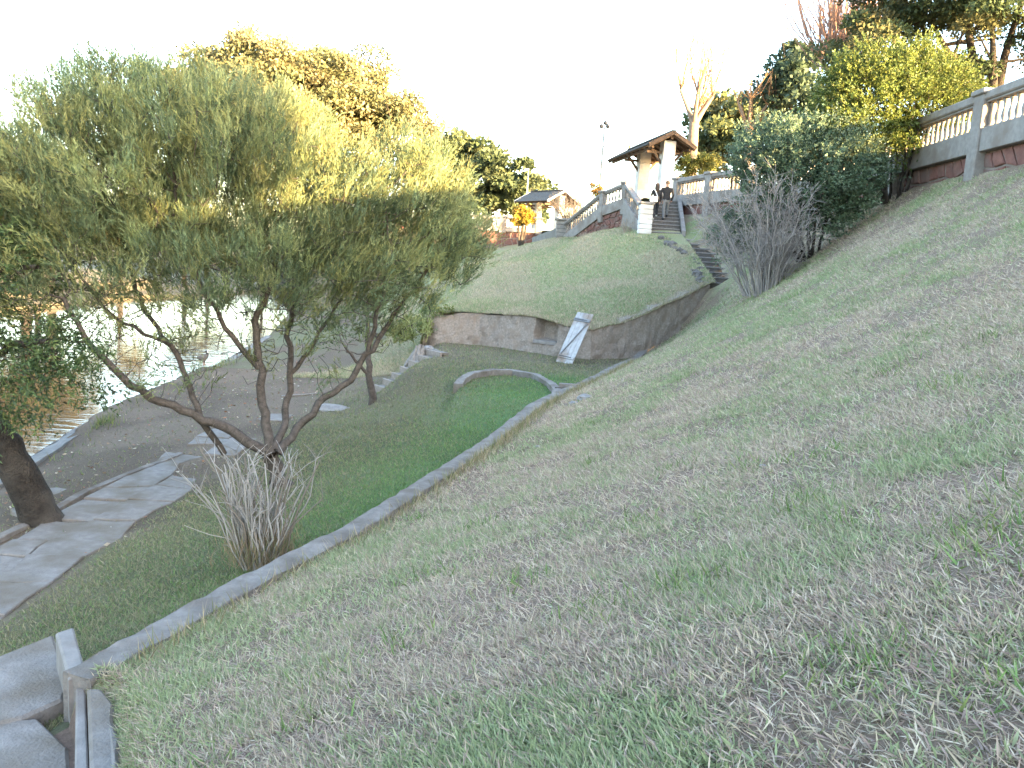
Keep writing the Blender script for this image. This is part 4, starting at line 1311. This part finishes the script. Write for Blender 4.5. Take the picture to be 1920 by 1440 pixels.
big_tree('broad_tree', 'huge golden sunlit tree rising behind the feathery tree', tuple(U(600, 440, 70)),
         [pxell(420, 180, 70, 70, 75, 6), pxell(500, 165, 70, 90, 68, 7), pxell(590, 165, 70, 90, 62, 7), pxell(660, 190, 71, 70, 70, 6), pxell(705, 170, 73, 35, 50, 4), pxell(755, 225, 71, 62, 34, 4), pxell(560, 230, 69, 150, 90, 7), pxell(690, 250, 70, 70, 50, 4)],
         [tuple(U(430, 200, 70)), tuple(U(530, 170, 69)), tuple(U(640, 180, 72)), tuple(U(760, 230, 71)), tuple(U(480, 280, 72))], .9, 330, 1.6, 95000, .36,
         [(.17, .165, .085), (.15, .15, .075), (.19, .18, .10), (.12, .13, .065)])
big_tree('broad_tree', 'dark green flat-topped tree behind the far balustrade', tuple(U(910, 440, 95)),
         [pxell(880, 320, 95, 75, 50, 6), pxell(950, 350, 94, 60, 50, 6), pxell(990, 375, 93, 30, 40, 4), pxell(900, 380, 93, 85, 35, 5), pxell(820, 310, 96, 60, 50, 6)],
         [tuple(U(870, 330, 95)), tuple(U(950, 350, 95)), tuple(U(990, 370, 94)), tuple(U(820, 320, 95))], .7, 90, 1.7, 22000, .6,
         [(.055, .08, .04), (.065, .09, .045), (.08, .10, .05)])
big_tree('broad_tree', 'green tree mass on the terrace right of the pavilion', tuple(U(1370, 420, 62)),
         [pxell(1370, 250, 62, 60, 55, 4), pxell(1420, 240, 62, 40, 40, 3), pxell(1325, 280, 60, 25, 45, 3), pxell(1470, 260, 58, 45, 50, 3)],
         [tuple(U(1370, 240, 62)), tuple(U(1420, 230, 62)), tuple(U(1330, 270, 61))], .5, 60, 1.2, 12000, .45, [(.06, .085, .04), (.08, .10, .045), (.10, .105, .05)])
big_tree('broad_tree', 'blue-green tree with gaps of sky left of the reddish bare tree', tuple(U(1475, 420, 50)),
         [pxell(1480, 150, 50, 45, 40, 2.5), pxell(1450, 185, 50, 35, 30, 2), pxell(1510, 200, 49, 40, 40, 2.5), pxell(1500, 110, 50, 25, 25, 2)],
         [tuple(U(1480, 150, 50)), tuple(U(1450, 185, 50)), tuple(U(1510, 190, 50))], .35, 42, .9, 6500, .36, [(.05, .08, .05), (.06, .09, .055)])
big_tree('broad_tree', 'old dark evergreen with heavy limbs in the top right corner', tuple(U(1830, 420, 31)),
         [pxell(1650, 60, 32, 110, 90, 3), pxell(1760, 40, 31, 110, 90, 3), pxell(1880, 60, 30, 100, 110, 3), pxell(1700, 150, 33, 130, 40, 2.5), pxell(1850, 150, 31, 90, 50, 2.5), pxell(1780, -90, 31, 230, 90, 4)],
         [tuple(U(1860, 20, 30)), tuple(U(1740, 30, 31)), tuple(U(1640, 80, 32)), tuple(U(1930, -40, 30)), tuple(U(1800, -60, 31))], .42, 120, .8, 46000, .17,
         [(.05, .075, .035), (.065, .085, .04), (.085, .09, .04), (.10, .095, .045)])
# unseen terrace tree, added and shaped to shade the feathery tree's left crown
big_tree('broad_tree', 'unseen broad tree added beyond the right edge to shade the feathery tree', (15.5, -9.0, TZ), [((15.5, -9.3, 7.8), (3.0, 3.0, 4.6)), ((14.5, -13.0, 8.0), (3.5, 3.0, 4.4))],
         [(14, -9, 9), (17, -10, 9.5), (15, -13, 9)], .4, 240, 1.05, 62000, .5, [(.05, .08, .035), (.07, .09, .04)], shell=.6)

big_tree('broad_tree', 'unseen tall tree added far beyond the right edge to shade the pavilion', (26.3, 27.0, TZ), [((26.3, 27.0, 9.2), (2.6, 2.2, 3.6))],
         [(26, 27, 9), (27, 26.5, 9.5), (25.5, 27.5, 9)], .35, 60, .9, 14000, .4, [(.05, .08, .035), (.07, .09, .04)])  # out-of-view tree added so its crown keeps the sun off the pavilion
# --- pollarded bare trees on the terrace
def pollard(name, label, base, top, r0, arms, nshoot, slen, seed, fan=.55, col=(.40, .29, .21)):
    e = empty(name, tuple(base)); tagit(e, label, 'tree')
    r = np.random.default_rng(seed); b = np.array(base); t = np.array(top)
    polys = [(polyline_resample([tuple(b - [0, 0, .2]), tuple((b + t) / 2 + r.normal(scale=.12, size=3)), tuple(t)], .4), None)]
    polys[0] = (polys[0][0], np.linspace(r0, r0 * .75, len(polys[0][0])))
    heads = [t]
    for k in range(arms):
        a = 2 * np.pi * k / arms + r.uniform(-.4, .4)
        h = t + np.array([np.cos(a) * .9, np.sin(a) * .9, r.uniform(.7, 1.6)])
        polys.append(([t - [0, 0, .3], (t + h) / 2 + [0, 0, -.1], h], [r0 * .5, r0 * .34, r0 * .24])); heads.append(h)
    V, F = tubes(polys, 8)
    put('trunk', me_fast(V, F, 4, None, True), M_barkp, e)
    sh = []
    for k in range(nshoot):
        h = heads[r.integers(0, len(heads))]
        d = np.array([r.normal(scale=fan), r.normal(scale=fan), 1.0]); d /= np.linalg.norm(d)
        L = slen * r.uniform(.5, 1.1)
        p = [h, h + d * L * .4 + r.normal(scale=.05, size=3), h + (d * .9 + [0, 0, .15]) * L * .75, h + (d * .8 + [0, 0, .25]) * L]
        sh.append((p, [.036, .029, .021, .012]))
        for j in range(3):
            i = r.integers(1, 3); dd = d + r.normal(scale=.5, size=3); dd /= np.linalg.norm(dd)
            sh.append(([p[i], p[i] + dd * L * .25], [.011, .005]))
    V, F = tubes(sh, 4)
    put('shoots', me_fast(V, F, 4, np.tile(col, (len(V), 1)), True), M_stem, e)['kind'] = 'stuff'
pollard('pollarded_tree', 'bare pollarded tree with thick sunlit trunk right of the pavilion', (U(1300, 330, 46).x, 46, TZ), tuple(U(1302, 225, 46)), .36, 4, 42, 4.2, 31, .28, (.24, .14, .08))
pollard('pollarded_tree', 'bare tree with a low spray of curved shoots above the dark bush', (U(1405, 240, 50).x, 50, TZ), tuple(U(1405, 238, 50)), .28, 3, 34, 2.0, 32, .85, (.26, .16, .09))
pollard('pollarded_tree', 'reddish bare tree with long straight shoots at the top right', (U(1570, 200, 37).x, 37, TZ), tuple(U(1575, 150, 37)), .3, 5, 150, 4.2, 33, .5, (.30, .19, .15))

# --- clipped round shrub, hedge, small plants on the terraces
def ball_shrub(name, label, c, r, base_z, cols, n, size, cat='shrub'):
    e = empty(name, (c[0], c[1], base_z)); tagit(e, label, cat)
    V, F = tubes([([(c[0], c[1], base_z - .2), (c[0] + .05, c[1], (base_z + c[2]) / 2), (c[0], c[1], c[2])], [.16, .11, .09]),
                  ([(c[0] + .1, c[1], base_z - .2), (c[0] + .25, c[1], (base_z + c[2]) / 2), (c[0] + .3, c[1], c[2])], [.1, .07, .05]),
                  ([(c[0] - .1, c[1], base_z - .2), (c[0] - .25, c[1], (base_z + c[2]) / 2), (c[0] - .35, c[1], c[2])], [.1, .07, .05])], 6)
    put('trunk', me_fast(V, F, 4, None, True), M_barkd, e)
    clump_crown(e, [(tuple(c), (r[0], r[1], r[2]))], 60, min(r) * .3, n, size, cols, 1.0)
tc = U(980, 407, 61)
ball_shrub('round_shrub', 'round golden shrub glowing in the sun before the far balustrade', tuple(tc), (.95, .8, .72), 1.15, [(.28, .19, .03), (.33, .22, .03), (.24, .18, .04)], 5200, .16)
tc2 = U(985, 445, 60.5)
hd = empty('clipped_hedge', tuple(U(1300, 325, 44.6))); tagit(hd, 'sunlit clipped hedge behind the balustrade right of the pavilion', 'hedge')
clump_crown(hd, [pxell(1292, 318, 44.6, 22, 22, .6), pxell(1325, 312, 44.4, 20, 20, .6)], 40, .3, 3600, .14, [(.13, .15, .04), (.16, .16, .045)], 1.0, name='foliage')
pb = U(1190, 350, 50)
twiggy('bare_shrub', 'pinkish leafless shrub left of the pavilion columns', (pb.x, pb.y, TZ), .8, 3.4, 70, .45, (.26, .19, .17), 41, 9, .02)
pb = U(1075, 420, 64)
twiggy('bare_shrub', 'dark leafless shrub right of the small distant pavilion', (pb.x, pb.y, 2.6), 1.2, 4.0, 90, .55, (.10, .09, .085), 42, 9, .03)
pb = U(1122, 372, 44)
e = empty('flowering_plant', (pb.x, pb.y, pb.z)); tagit(e, 'small orange sunlit plant just behind the sloping stair rail', 'plant')
clump_crown(e, [pxell(1118, 358, 44, 12, 10, .3)], 14, .16, 500, .13, [(.30, .16, .04), (.22, .2, .05)], 1.0, name='foliage')

# --- trees on the far bank
fb_proto = None
for k, (x, y, h) in enumerate([(-29.5, 34, 6.5), (-31, 40, 10.2), (-33, 46, 10.8), (-32.5, 53, 10.5), (-34.5, 59, 10.0), (-33, 66, 7.6), (-30.5, 73, 7.0), (-31, 80, 7.8), (-36, 50, 11.0), (-38, 63, 8), (-28.5, 27, 9.0), (-27.5, 20, 9.2), (-26.5, 83, 6.5), (-29, 31, 9.4), (-28, 23.5, 8.8), (-30.5, 36.5, 8.8), (-27.2, 16, 9.0)]):
    if fb_proto is None:
        fb_proto = big_tree('lakeside_tree', 'slender tree on the far lake bank half hidden behind the feathery tree', (x, y, -4.3),
                            [((x, y, -.6), (1.8, 1.8, 1.7)), ((x + .8, y + .5, .4), (1.4, 1.4, 1.1)), ((x - 1, y - .3, 0), (1.3, 1.3, 1.0))],
                            [(x + .8, y, -.2), (x - 1, y, 0), (x, y + .8, .5)], .2, 36, .75, 3600, .33, [(.09, .085, .04), (.11, .095, .04), (.07, .075, .035)], group='trees on the far lake bank')
    else:
        c = fb_proto.copy(); COL.objects.link(c); c.location = (x, y, -4.3)
        c.scale = (h / 6.5, h / 6.5, h / 6.5); c.rotation_euler = (0, 0, k * 1.3)
        for ch in [o for o in bpy.data.objects if o.parent == fb_proto]:
            cc = ch.copy(); COL.objects.link(cc); cc.parent = c

# ------------------------------------------------------------------ grass
def wedge_points(n, rmin, rmax, k=2.2, half=math.radians(46)):
    u = RNG.random(n)
    a = math.log(1 + (rmin / k) ** 2); b = math.log(1 + (rmax / k) ** 2)
    r = k * np.sqrt(np.exp(a + u * (b - a)) - 1)
    th = RNG.uniform(-half, half, n)
    return r * np.sin(th), r * np.cos(th), r

def inside_view(x, y, z, m=.16, mx=None):
    Rm = np.array(CAMROT).T
    c = np.stack([x, y, z], 1) @ Rm.T
    d = -c[:, 2]
    u = c[:, 0] / np.maximum(d, .01) * FPX / 960; v = c[:, 1] / np.maximum(d, .01) * FPX / 720
    return (d > .3) & (np.abs(u) < 1 + (mx or m)) & (np.abs(v) < 1 + m)

def blades(name, x, y, z, r, C, ln, wd, upw, label=None, sd=.55, lay=0.0):
    n = len(x)
    P = np.stack([x, y, z - .006], 1)
    D = RNG.normal(scale=sd, size=(n, 3)); D[:, 2] = np.abs(D[:, 2]) * .4 + upw
    V, F, CC = leaf_tris(P, D, ln, wd, C)
    o = put(name, me_fast(V, F, 3, CC), M_blade)
    tagit(o, label, 'grass', kind='stuff')
    return o

x, y, r = wedge_points(2250000, .9, 34, 3.0, math.radians(66))
ok = (x > np.maximum(Xl(y) + .06, np.where(y < 4.9, padx(y) + .05, -99))) & (x < Xw(y) - .1) & (y > .2) & (y < 34) & ~((y > 28.3) & (x < 8.3))
x, y, r = x[ok], y[ok], r[ok]; z = zA(x, y)
ok = inside_view(x, y, z, .3, .95); x, y, z, r = x[ok], y[ok], z[ok], r[ok]
bare = sstep(.48, .64, fbm(x * 1.9, y * 1.9, 4, 41)) * .72
bare = bare + .62 * sstep(.50, .66, fbm(x * 6.5, y * 6.5, 3, 43)) * np.exp(-(r / 9) ** 2)
bare = np.minimum(bare, .74)
ok = RNG.random(len(x)) > bare; x, y, z, r = x[ok], y[ok], z[ok], r[ok]
n = len(x)
g = green_A(x, y)
isg = RNG.random(n) < (.09 + .68 * g)
C = np.where(isg[:, None], pick_cols(n, [(.26, .308, .158), (.29, .335, .178), (.32, .35, .205), (.265, .318, .175)], .13), pick_cols(n, [(.49, .42, .31), (.54, .47, .365), (.44, .365, .27), (.50, .405, .335), (.37, .30, .24), (.31, .23, .20), (.35, .265, .23)], .15))
ln = np.where(isg, RNG.uniform(.03, .07, n), RNG.uniform(.03, .085, n)) * (1 + r * .02)
wd = np.where(isg, .0048, .0036) * RNG.uniform(.7, 1.4, n) * (1 + r * .10)
big = 1 + .7 * np.exp(-(r / 2.6) ** 2) * RNG.random(n); ln = ln * big; wd = wd * (big ** 1.3)
flat_ = (~isg) & (RNG.random(n) < .55)
upw = np.where(flat_, .04, np.where(isg, .38, .30))
P = np.stack([x, y, z - .004], 1)
D = RNG.normal(scale=.55, size=(n, 3)); D[:, 2] = np.abs(D[:, 2]) * np.where(flat_, .12, .45) + upw
D[:, 0] -= .12
nr = r < 3.6
V, F, CC = leaf_quads(P[nr], D[nr], ln[nr], wd[nr], C[nr], .05)
tagit(put('slope_grass', me_fast(V, F, 4, CC), M_blade), 'patchy dry and green grass on the nearest part of the slope', 'grass', kind='stuff')
V, F, CC = leaf_tris(P[~nr], D[~nr], ln[~nr], wd[~nr] * 1.25, C[~nr])
tagit(put('slope_grass', me_fast(V, F, 3, CC), M_blade), 'short dry grass on the farther slope up to the balustrade', 'grass', kind='stuff')
print('slope blades', n)

# longer dry grass against the curb
m = 9000
yy = RNG.uniform(5, 24, m); xx = Xl(yy) + .13 + np.abs(RNG.normal(scale=.10 + .02 * yy / 10, size=m))
ok = RNG.random(m) < .25 + .9 * sstep(9, 12, yy) * fbm(yy * 1.1, xx * 0, 3, 81); xx, yy = xx[ok], yy[ok]; m = len(xx)
zz = zA(xx, yy)
blades('curb_grass', xx, yy, zz, yy, pick_cols(m, [(.30, .24, .15), (.36, .29, .18), (.22, .20, .10), (.17, .19, .08)], .2), RNG.uniform(.07, .24, m), RNG.uniform(.006, .014, m), .65, 'longer dry grass along the slope side of the curb', .35, .15)
# green weeds scattered in clumps
cn = 90
cx_, cy_, _ = wedge_points(cn, 2.2, 24)
xx = (cx_[:, None] + RNG.normal(scale=.10, size=(cn, 60)) * (1 + .04 * cy_[:, None])).ravel(); yy = (cy_[:, None] + RNG.normal(scale=.10, size=(cn, 60)) * (1 + .04 * cy_[:, None])).ravel()
ok = (xx > Xl(yy) + .15) & (xx < Xw(yy) - .3) & (yy > .8); xx, yy = xx[ok], yy[ok]; m = len(xx)
blades('weed_clumps', xx, yy, zA(xx, yy), yy, pick_cols(m, [(.12, .20, .06), (.15, .23, .08), (.20, .25, .09)], .2), RNG.uniform(.06, .13, m), RNG.uniform(.008, .016, m), .6, 'brighter green weed clumps scattered over the slope', .5, .1)

# lawn and bank
x, y, r = wedge_points(520000, 4.5, 30, 3.2)
ok = (x < np.interp(y, LX[:14], LXv[:14]) - .14) & (x > Xs(y) + .3) & (y < np.where(x > -3.2, Yrw(x) - .08, 28.4))
x, y, r = x[ok], y[ok], r[ok]; z = zB(x, y)
ok = inside_view(x, y, z, .3); x, y, z, r = x[ok], y[ok], z[ok], r[ok]
lm = lawn_mix(x, y)
onpath = (x > -7.0) & (x < -5.2) & (y < 20)
pr_ = np.where(onpath, .12, .10 + 1.2 * lm)
ok = (RNG.random(len(x)) < pr_) & ~((x > 1.0) & (x < 1.75) & (y > 17.4) & (y < 18.9))
x, y, z, r, lm = x[ok], y[ok], z[ok], r[ok], lm[ok]
n = len(x); bgm = bed_green(x, y)
fresh = RNG.random(n) < .12 + .8 * bgm
C = np.where(fresh[:, None], pick_cols(n, [(.125, .21, .07), (.145, .23, .08), (.17, .24, .09)], .14), pick_cols(n, [(.195, .20, .11), (.225, .21, .125), (.155, .185, .09), (.26, .225, .15)], .15))
blades('lawn_grass', x, y, z, r, C, RNG.uniform(.03, .06, n) * (1 + .03 * r), RNG.uniform(.004, .008, n) * (1 + r * .09), .45, 'short lawn on the lower ground between curb and lakeside path', .5, .1)
print('lawn blades', n)
# mound
n = 170000
x = RNG.uniform(-7.5, 7.0, n); y = np.where(x < -3.25, 26.0, Yrw(np.clip(x, -3.2, 7)) + .05) + RNG.random(n) ** 1.5 * 24
ok = ~((y >= 33.4) & (x > 6.4)) & ~((y > 35.2) & (x > 5.0))
x, y = x[ok], y[ok]
zz = np.concatenate([zC(x[i:i + 20000], y[i:i + 20000]) for i in range(0, len(x), 20000)])
_b2 = sstep(26.0, 31.0, y); zz = np.where(x < -3.25, zB(x, np.minimum(y, 28.5)) * (1 - _b2) + zz * _b2, zz)
ok = inside_view(x, y, zz, .2); x, y, zz = x[ok], y[ok], zz[ok]; n = len(x)
g = sstep(.35, .62, fbm(x * .7, y * .7, 4, 61))
isg = RNG.random(n) < .16 + .36 * g
C = np.where(isg[:, None], pick_cols(n, [(.215, .275, .13), (.245, .295, .155)], .14), pick_cols(n, [(.42, .36, .26), (.45, .385, .285), (.36, .305, .225)], .14))
blades('mound_grass', x, y, zz, y, C, RNG.uniform(.07, .15, n), RNG.uniform(.012, .028, n), .4, 'short grass covering the mound above the retaining wall', .5, .1)
# reeds at the water's edge
m = 500
yy = np.concatenate([RNG.normal(19.2, .35, 160), RNG.normal(29.3, .8, 160), RNG.uniform(16, 36, 180)]); xx = Xs(yy) + .35 + np.abs(RNG.normal(scale=.25, size=m))
blades('bank_grass', xx, yy, zB(xx, yy), yy, pick_cols(m, [(.14, .17, .05), (.18, .19, .06), (.09, .13, .05)], .2), RNG.uniform(.1, .32, m), RNG.uniform(.01, .02, m), .8, 'tufts of grass along the edge of the lake', .4, .1)

# leaf litter on the bare bank
m = 900
xx = RNG.uniform(-10, -5, m); yy = RNG.uniform(9, 34, m); ok = xx > Xs(yy) + .4; xx, yy = xx[ok], yy[ok]; m = len(xx)
D = RNG.normal(size=(m, 3)); D[:, 2] = np.abs(D[:, 2]) * .1
V, F, C = leaf_quads(np.stack([xx, yy, zB(xx, yy) + .02], 1), D, RNG.uniform(.04, .11, m), RNG.uniform(.02, .05, m), pick_cols(m, [(.30, .25, .19), (.22, .15, .10), (.40, .36, .30), (.28, .14, .09)], .2))
tagit(put('leaf_litter', me_fast(V, F, 4, C), M_stem), 'fallen dry leaves scattered on the bare lakeside bank', 'leaf litter', kind='stuff')

# stones and bits on the slope
for k, (px, py, Y, s) in enumerate([(1097, 764, 15.2, .16), (1076, 770, 15.0, .10), (1008, 868, 11.1, .045), (1420, 970, 5.9, .03)]):
    p = U(px, py, Y); zt = float(zA(np.array(p.x), np.array(p.y)))
    o = put('rock', blob_me(s, s * .8, s * .45, .22, 2, 20 + k), M_rock, None, (p.x, p.y, zt + s * .15))
    tagit(o, ['flat grey stone lying in the grass above the curb', 'smaller grey stone beside the flat stone above the curb', 'pale pebble on the slope to the right of the curb', 'tiny pale pebble in the middle of the foreground grass'][k], 'stone')
lp = U(622, 753, 17.0)
lg = put('fallen_branch', me_fast(*tubes([(polyline_resample(L3([(735, 772, 18.6), (752, 760, 18.9), (770, 748, 19.2)]), .1) + np.array([0, 0, .05]), np.linspace(.05, .03, len(polyline_resample(L3([(735, 772, 18.6), (752, 760, 18.9), (770, 748, 19.2)]), .1))))], 7), 4, None, True), M_driftw)
tagit(lg, 'pale fallen branch on the lawn near the slim tree', 'branch')
wp = polyline_resample(L3([(528, 733, 22.2), (560, 731, 22.5), (600, 726, 22.9)]), .2)
wp[:, 2] = zB(wp[:, 0], wp[:, 1]) + .03
tagit(put('fallen_branch', me_fast(*tubes([(wp, np.linspace(.035, .015, len(wp)))], 6), 4, None, True), M_driftw), 'long thin pale stick lying on the bare bank', 'branch')
fr = U(622, 755, 20.0)
tagit(put('flat_rock', blob_me(.45, .3, .12, .15, 2, 44), M_rock, None, (fr.x, fr.y, float(zB(np.array(fr.x), np.array(fr.y))) + .02)), 'flat grey boulder half buried on the bank behind the tree', 'rock')

# ------------------------------------------------------------------ lamp post and flagpole
lb = U(1127, 352, 60); lt = U(1133, 240, 60)
lm_ = empty('lamp_post', (lb.x + .2, 60, 2.55)); tagit(lm_, 'tall thin lamp post with clustered heads against the white sky', 'lamp post')
X0 = lt.x
put('pole', lathe_me([(.09, 0), (.07, 2), (.05, lt.z - 2.55)], 8), M_iron, lm_, (X0, 60, 2.55))
for k, (dx, dz) in enumerate([(-.22, .1), (.25, .12), (.05, .34)]):
    put('lamp_head', lathe_me([(.02, 0), (.14, .08), (.17, .2), (.08, .3), (.02, .34)], 8), M_iron, lm_, (X0 + dx, 60, lt.z + dz - .15))
put('arm', beam_me((X0 - .3, 60, lt.z - .02), (X0 + .33, 60, lt.z - .02), .05, .05, 0), M_iron, lm_)
put('cross_arm', beam_me((X0 - .05, 60, lt.z - 1.3), (X0 + .55, 60, lt.z - 1.3), .05, .06, 0), M_iron, lm_)
fl = U(992, 318, 75)
tagit(put('flagpole', lathe_me([(.10, 0), (.09, 3), (.06, fl.z - 2.5), (.09, fl.z - 2.48), (.02, fl.z - 2.38)], 8), M_pole, None, (fl.x - .05, 75, 2.5)), 'slender white flagpole behind the small pavilion', 'flagpole')

# ------------------------------------------------------------------ people on the stairs
def skin_body(name, nodes, edges, mats, chooser, parent, sub=2, root=0):
    me = bpy.data.meshes.new(name)
    me.from_pydata([n[0] for n in nodes], edges, [])
    ob = bpy.data.objects.new(name, me); COL.objects.link(ob)
    md = ob.modifiers.new('s', 'SKIN'); md.use_smooth_shade = True
    for i, n in enumerate(nodes):
        r = n[1] if isinstance(n[1], tuple) else (n[1], n[1])
        me.skin_vertices[0].data[i].radius = r
        me.skin_vertices[0].data[i].use_root = (i == root)
    ss = ob.modifiers.new('b', 'SUBSURF'); ss.levels = sub; ss.render_levels = sub
    bpy.context.view_layer.update()
    dg = bpy.context.evaluated_depsgraph_get()
    m2 = bpy.data.meshes.new_from_object(ob.evaluated_get(dg))
    bpy.data.objects.remove(ob)
    m2.materials.clear()
    for m in mats: m2.materials.append(m)
    for p in m2.polygons:
        p.material_index = chooser(p.center); p.use_smooth = True
    o = bpy.data.objects.new(name, m2); COL.objects.link(o); o.parent = parent
    return o

def person(label, loc, h, jacket, trous, shoe, hairm, woman, yaw=0.0):
    e = empty('person', loc); tagit(e, label, 'person')
    e.rotation_euler = (0, 0, yaw)
    k = h / 1.74
    sw_ = .19 if woman else .215
    hw = .095
    N = [((0, 0, .93), (.155, .12)), ((0, .02, 1.12), (.14 if woman else .155, .11)), ((0, .03, 1.33), (.175 if woman else .20, .125)), ((0, .02, 1.45), (.10, .09)), ((0, .03, 1.52), (.055, .055)), ((0, .045, 1.60), (.075, .085)), ((0, .045, 1.69), (.07, .08)),
         ((-sw_, .02, 1.40), .07), ((-sw_ - .07, -.02, 1.14), .055), ((-sw_ - .02, .08, .92), .042), ((-sw_ - .01, .11, .84), .035),
         ((sw_, .02, 1.40), .07), ((sw_ + .07, -.02, 1.14), .055), ((sw_ + .02, .07, .92), .042), ((sw_ + .01, .10, .84), .035),
         ((-hw, .0, .88), (.10, .11)), ((-hw, -.02, .50), (.075, .075)), ((-hw, -.14, .11), (.05, .05)), ((-hw, -.03, .04), (.045, .04)),
         ((hw, .0, .88), (.10, .11)), ((hw, .16, .58), (.075, .075)), ((hw, .13, .26), (.05, .05)), ((hw, .24, .22), (.045, .035))]
    E = [(0, 1), (1, 2), (2, 3), (3, 4), (4, 5), (5, 6), (2, 7), (7, 8), (8, 9), (9, 10), (2, 11), (11, 12), (12, 13), (13, 14), (0, 15), (15, 16), (16, 17), (17, 18), (0, 19), (19, 20), (20, 21), (21, 22)]
    N = [((p[0] * k, p[1] * k, p[2] * k), (r if isinstance(r, tuple) else (r, r))) for p, r in N]
    N = [(p, (r[0] * k, r[1] * k)) for p, r in N]
    def ch(c):
        z = c.z / k; ax = abs(c.x) / k
        if z > 1.50: return 2
        if z < .90 and ax > sw_ - .06 and z > .76: return 2
        if z > .92 or ax > sw_ - .04 and z > .6: return 0
        if (z < .10 and c.x < 0) or (c.x > 0 and c.z / k < .28): return 3
        return 1
    skin_body('body', N, E, [jacket, trous, M_skin, shoe], ch, e)
    bm = bmesh.new(); bmesh.ops.create_uvsphere(bm, u_segments=14, v_segments=10, radius=1)
    for v in bm.verts:
        c = v.co
        if woman:
            dn = max(0, -c.z); v.co = Vector((c.x * .115 * (1 + .15 * dn), c.y * .12 - .02 - .05 * dn, c.z * (.13 if c.z > 0 else .36)))
        else:
            v.co = Vector((c.x * .098, c.y * .108 - .008, max(c.z, -.35) * .105))
    hm = bpy.data.meshes.new('hair'); bm.to_mesh(hm); bm.free()
    hm.polygons.foreach_set('use_smooth', [True] * len(hm.polygons))
    hm.materials.append(hairm)
    ho = bpy.data.objects.new('hair', hm); COL.objects.link(ho); ho.parent = e
    ho.location = (0, .04 * k, 1.655 * k if woman else 1.672 * k); ho.scale = (k, k, k)
    for s in (-1, 1):
        em = bpy.data.objects.new('ear', blob_me(.012, .022, .034, 0, 1, 0)); COL.objects.link(em); em.parent = e
        em.data.materials.append(M_skin); em.location = (s * .092 * k, .05 * k, 1.62 * k)
        if woman: em.location = (s * .07 * k, .06 * k, 1.62 * k)
    # nose and brow on the side turned away from us
    nm = bpy.data.objects.new('nose', blob_me(.016, .03, .028, 0, 1, 0)); COL.objects.link(nm); nm.parent = e
    nm.data.materials.append(M_skin); nm.location = (0, .135 * k, 1.60 * k)
    return e
st_i = 3; ps_y = 35.5 + st_i * .41 + .2; ps_z = 1.66 + st_i * .185
wx = U(1228, 405, ps_y).x; mx_ = U(1247, 405, ps_y).x
wom = person('woman in black jacket with long dark hair climbing the stairs', (wx, ps_y, ps_z), 1.62, M_jacket, M_dtrous, M_shoe, M_hair, True)
man = person('man in black jacket and grey trousers climbing the stairs', (mx_, ps_y, ps_z), 1.76, M_jacket, M_trous, M_dtrous, M_hairg, False)
bagp = empty('shoulder_bag', (wx - .17, ps_y - .20, ps_z + .78)); tagit(bagp, 'white shoulder bag carried on the hip of the woman on the stairs', 'bag')
bm_ = box_me(.36, .11, .24, .035); put('pouch', bm_, M_bag, bagp, (wx - .15, ps_y - .20, ps_z + .80))
sp = [(wx - .12, ps_y - .18, ps_z + 1.03), (wx - .02, ps_y - .17, ps_z + 1.16), (wx - .12, ps_y - .13, ps_z + 1.33), (wx - .14, ps_y + .02, ps_z + 1.385)]
sp = [(wx + .02, ps_y - .2, ps_z + 1.03), (wx - .03, ps_y - .17, ps_z + 1.16), (wx - .10, ps_y - .14, ps_z + 1.30), (wx - .13, ps_y + .02, ps_z + 1.40)]
put('strap', me_fast(*tubes([(polyline_resample(sp, .05), np.full(len(polyline_resample(sp, .05)), .016))], 6), 4, None, True), M_bag, bagp)

# ------------------------------------------------------------------ goose on the shore
gp = U(381, 716, 28.8); gp.z = float(zB(np.array(gp.x + .2), np.array(28.8))) + .02
gx = gp.x
gz = gp.z
ge = empty('goose', (gx, 28.8, gz)); tagit(ge, 'grey goose with a dark head standing at the edge of the lake', 'bird')
k = 1.15
GN = [((-.20, 0, .20), (.03, .03)), ((-.10, 0, .23), (.085, .085)), ((.02, 0, .25), (.11, .11)), ((.11, 0, .30), (.075, .075)), ((.14, 0, .40), (.035, .035)), ((.13, 0, .46), (.04, .04)), ((.05, 0, .45), (.014, .014)),
      ((.02, .05, .12), (.025, .025)), ((.02, .05, .02), (.014, .014)), ((.07, .05, .008), (.02, .008)), ((.02, -.05, .12), (.025, .025)), ((.02, -.05, .02), (.014, .014)), ((.07, -.05, .008), (.02, .008))]
GE = [(0, 1), (1, 2), (2, 3), (3, 4), (4, 5), (5, 6), (2, 7), (7, 8), (8, 9), (2, 10), (10, 11), (11, 12)]
GN = [((p[0] * k, p[1] * k, p[2] * k), (r[0] * k, r[1] * k)) for p, r in GN]
def gch(c):
    if c.z > .42 * k: return 2 if c.x > .135 * k else 1
    if c.z > .36 * k: return 1
    if c.z < .10 * k: return 3
    return 0
skin_body('body', GN, GE, [M_feather, M_featherd, M_featherw, M_skin], gch, ge, 2, 2)
for s in (-1, 1):
    w_ = blob_me(.15, .022, .07, .05, 2, 3); wo_ = bpy.data.objects.new('wing', w_); COL.objects.link(wo_); wo_.parent = ge
    w_.materials.append(M_feather); wo_.location = (-.05, s * .115, .29)

# weeds where the retaining wall runs out, and low growth on the bank beyond
e = empty('weedy_bush', (-3.35, 27.3, -2.9)); tagit(e, 'straggly yellow-green weeds at the left end of the retaining wall', 'weeds')
clump_crown(e, [((-3.3, 27.6, -2.3), (.5, .6, .5)), ((-2.7, 27.8, -2.0), (.6, .4, .25)), ((-3.9, 27.4, -2.7), (.5, .6, .4))], 34, .22, 3200, .10, [(.16, .19, .06), (.13, .17, .06), (.20, .21, .08)], 1.0, name='foliage')
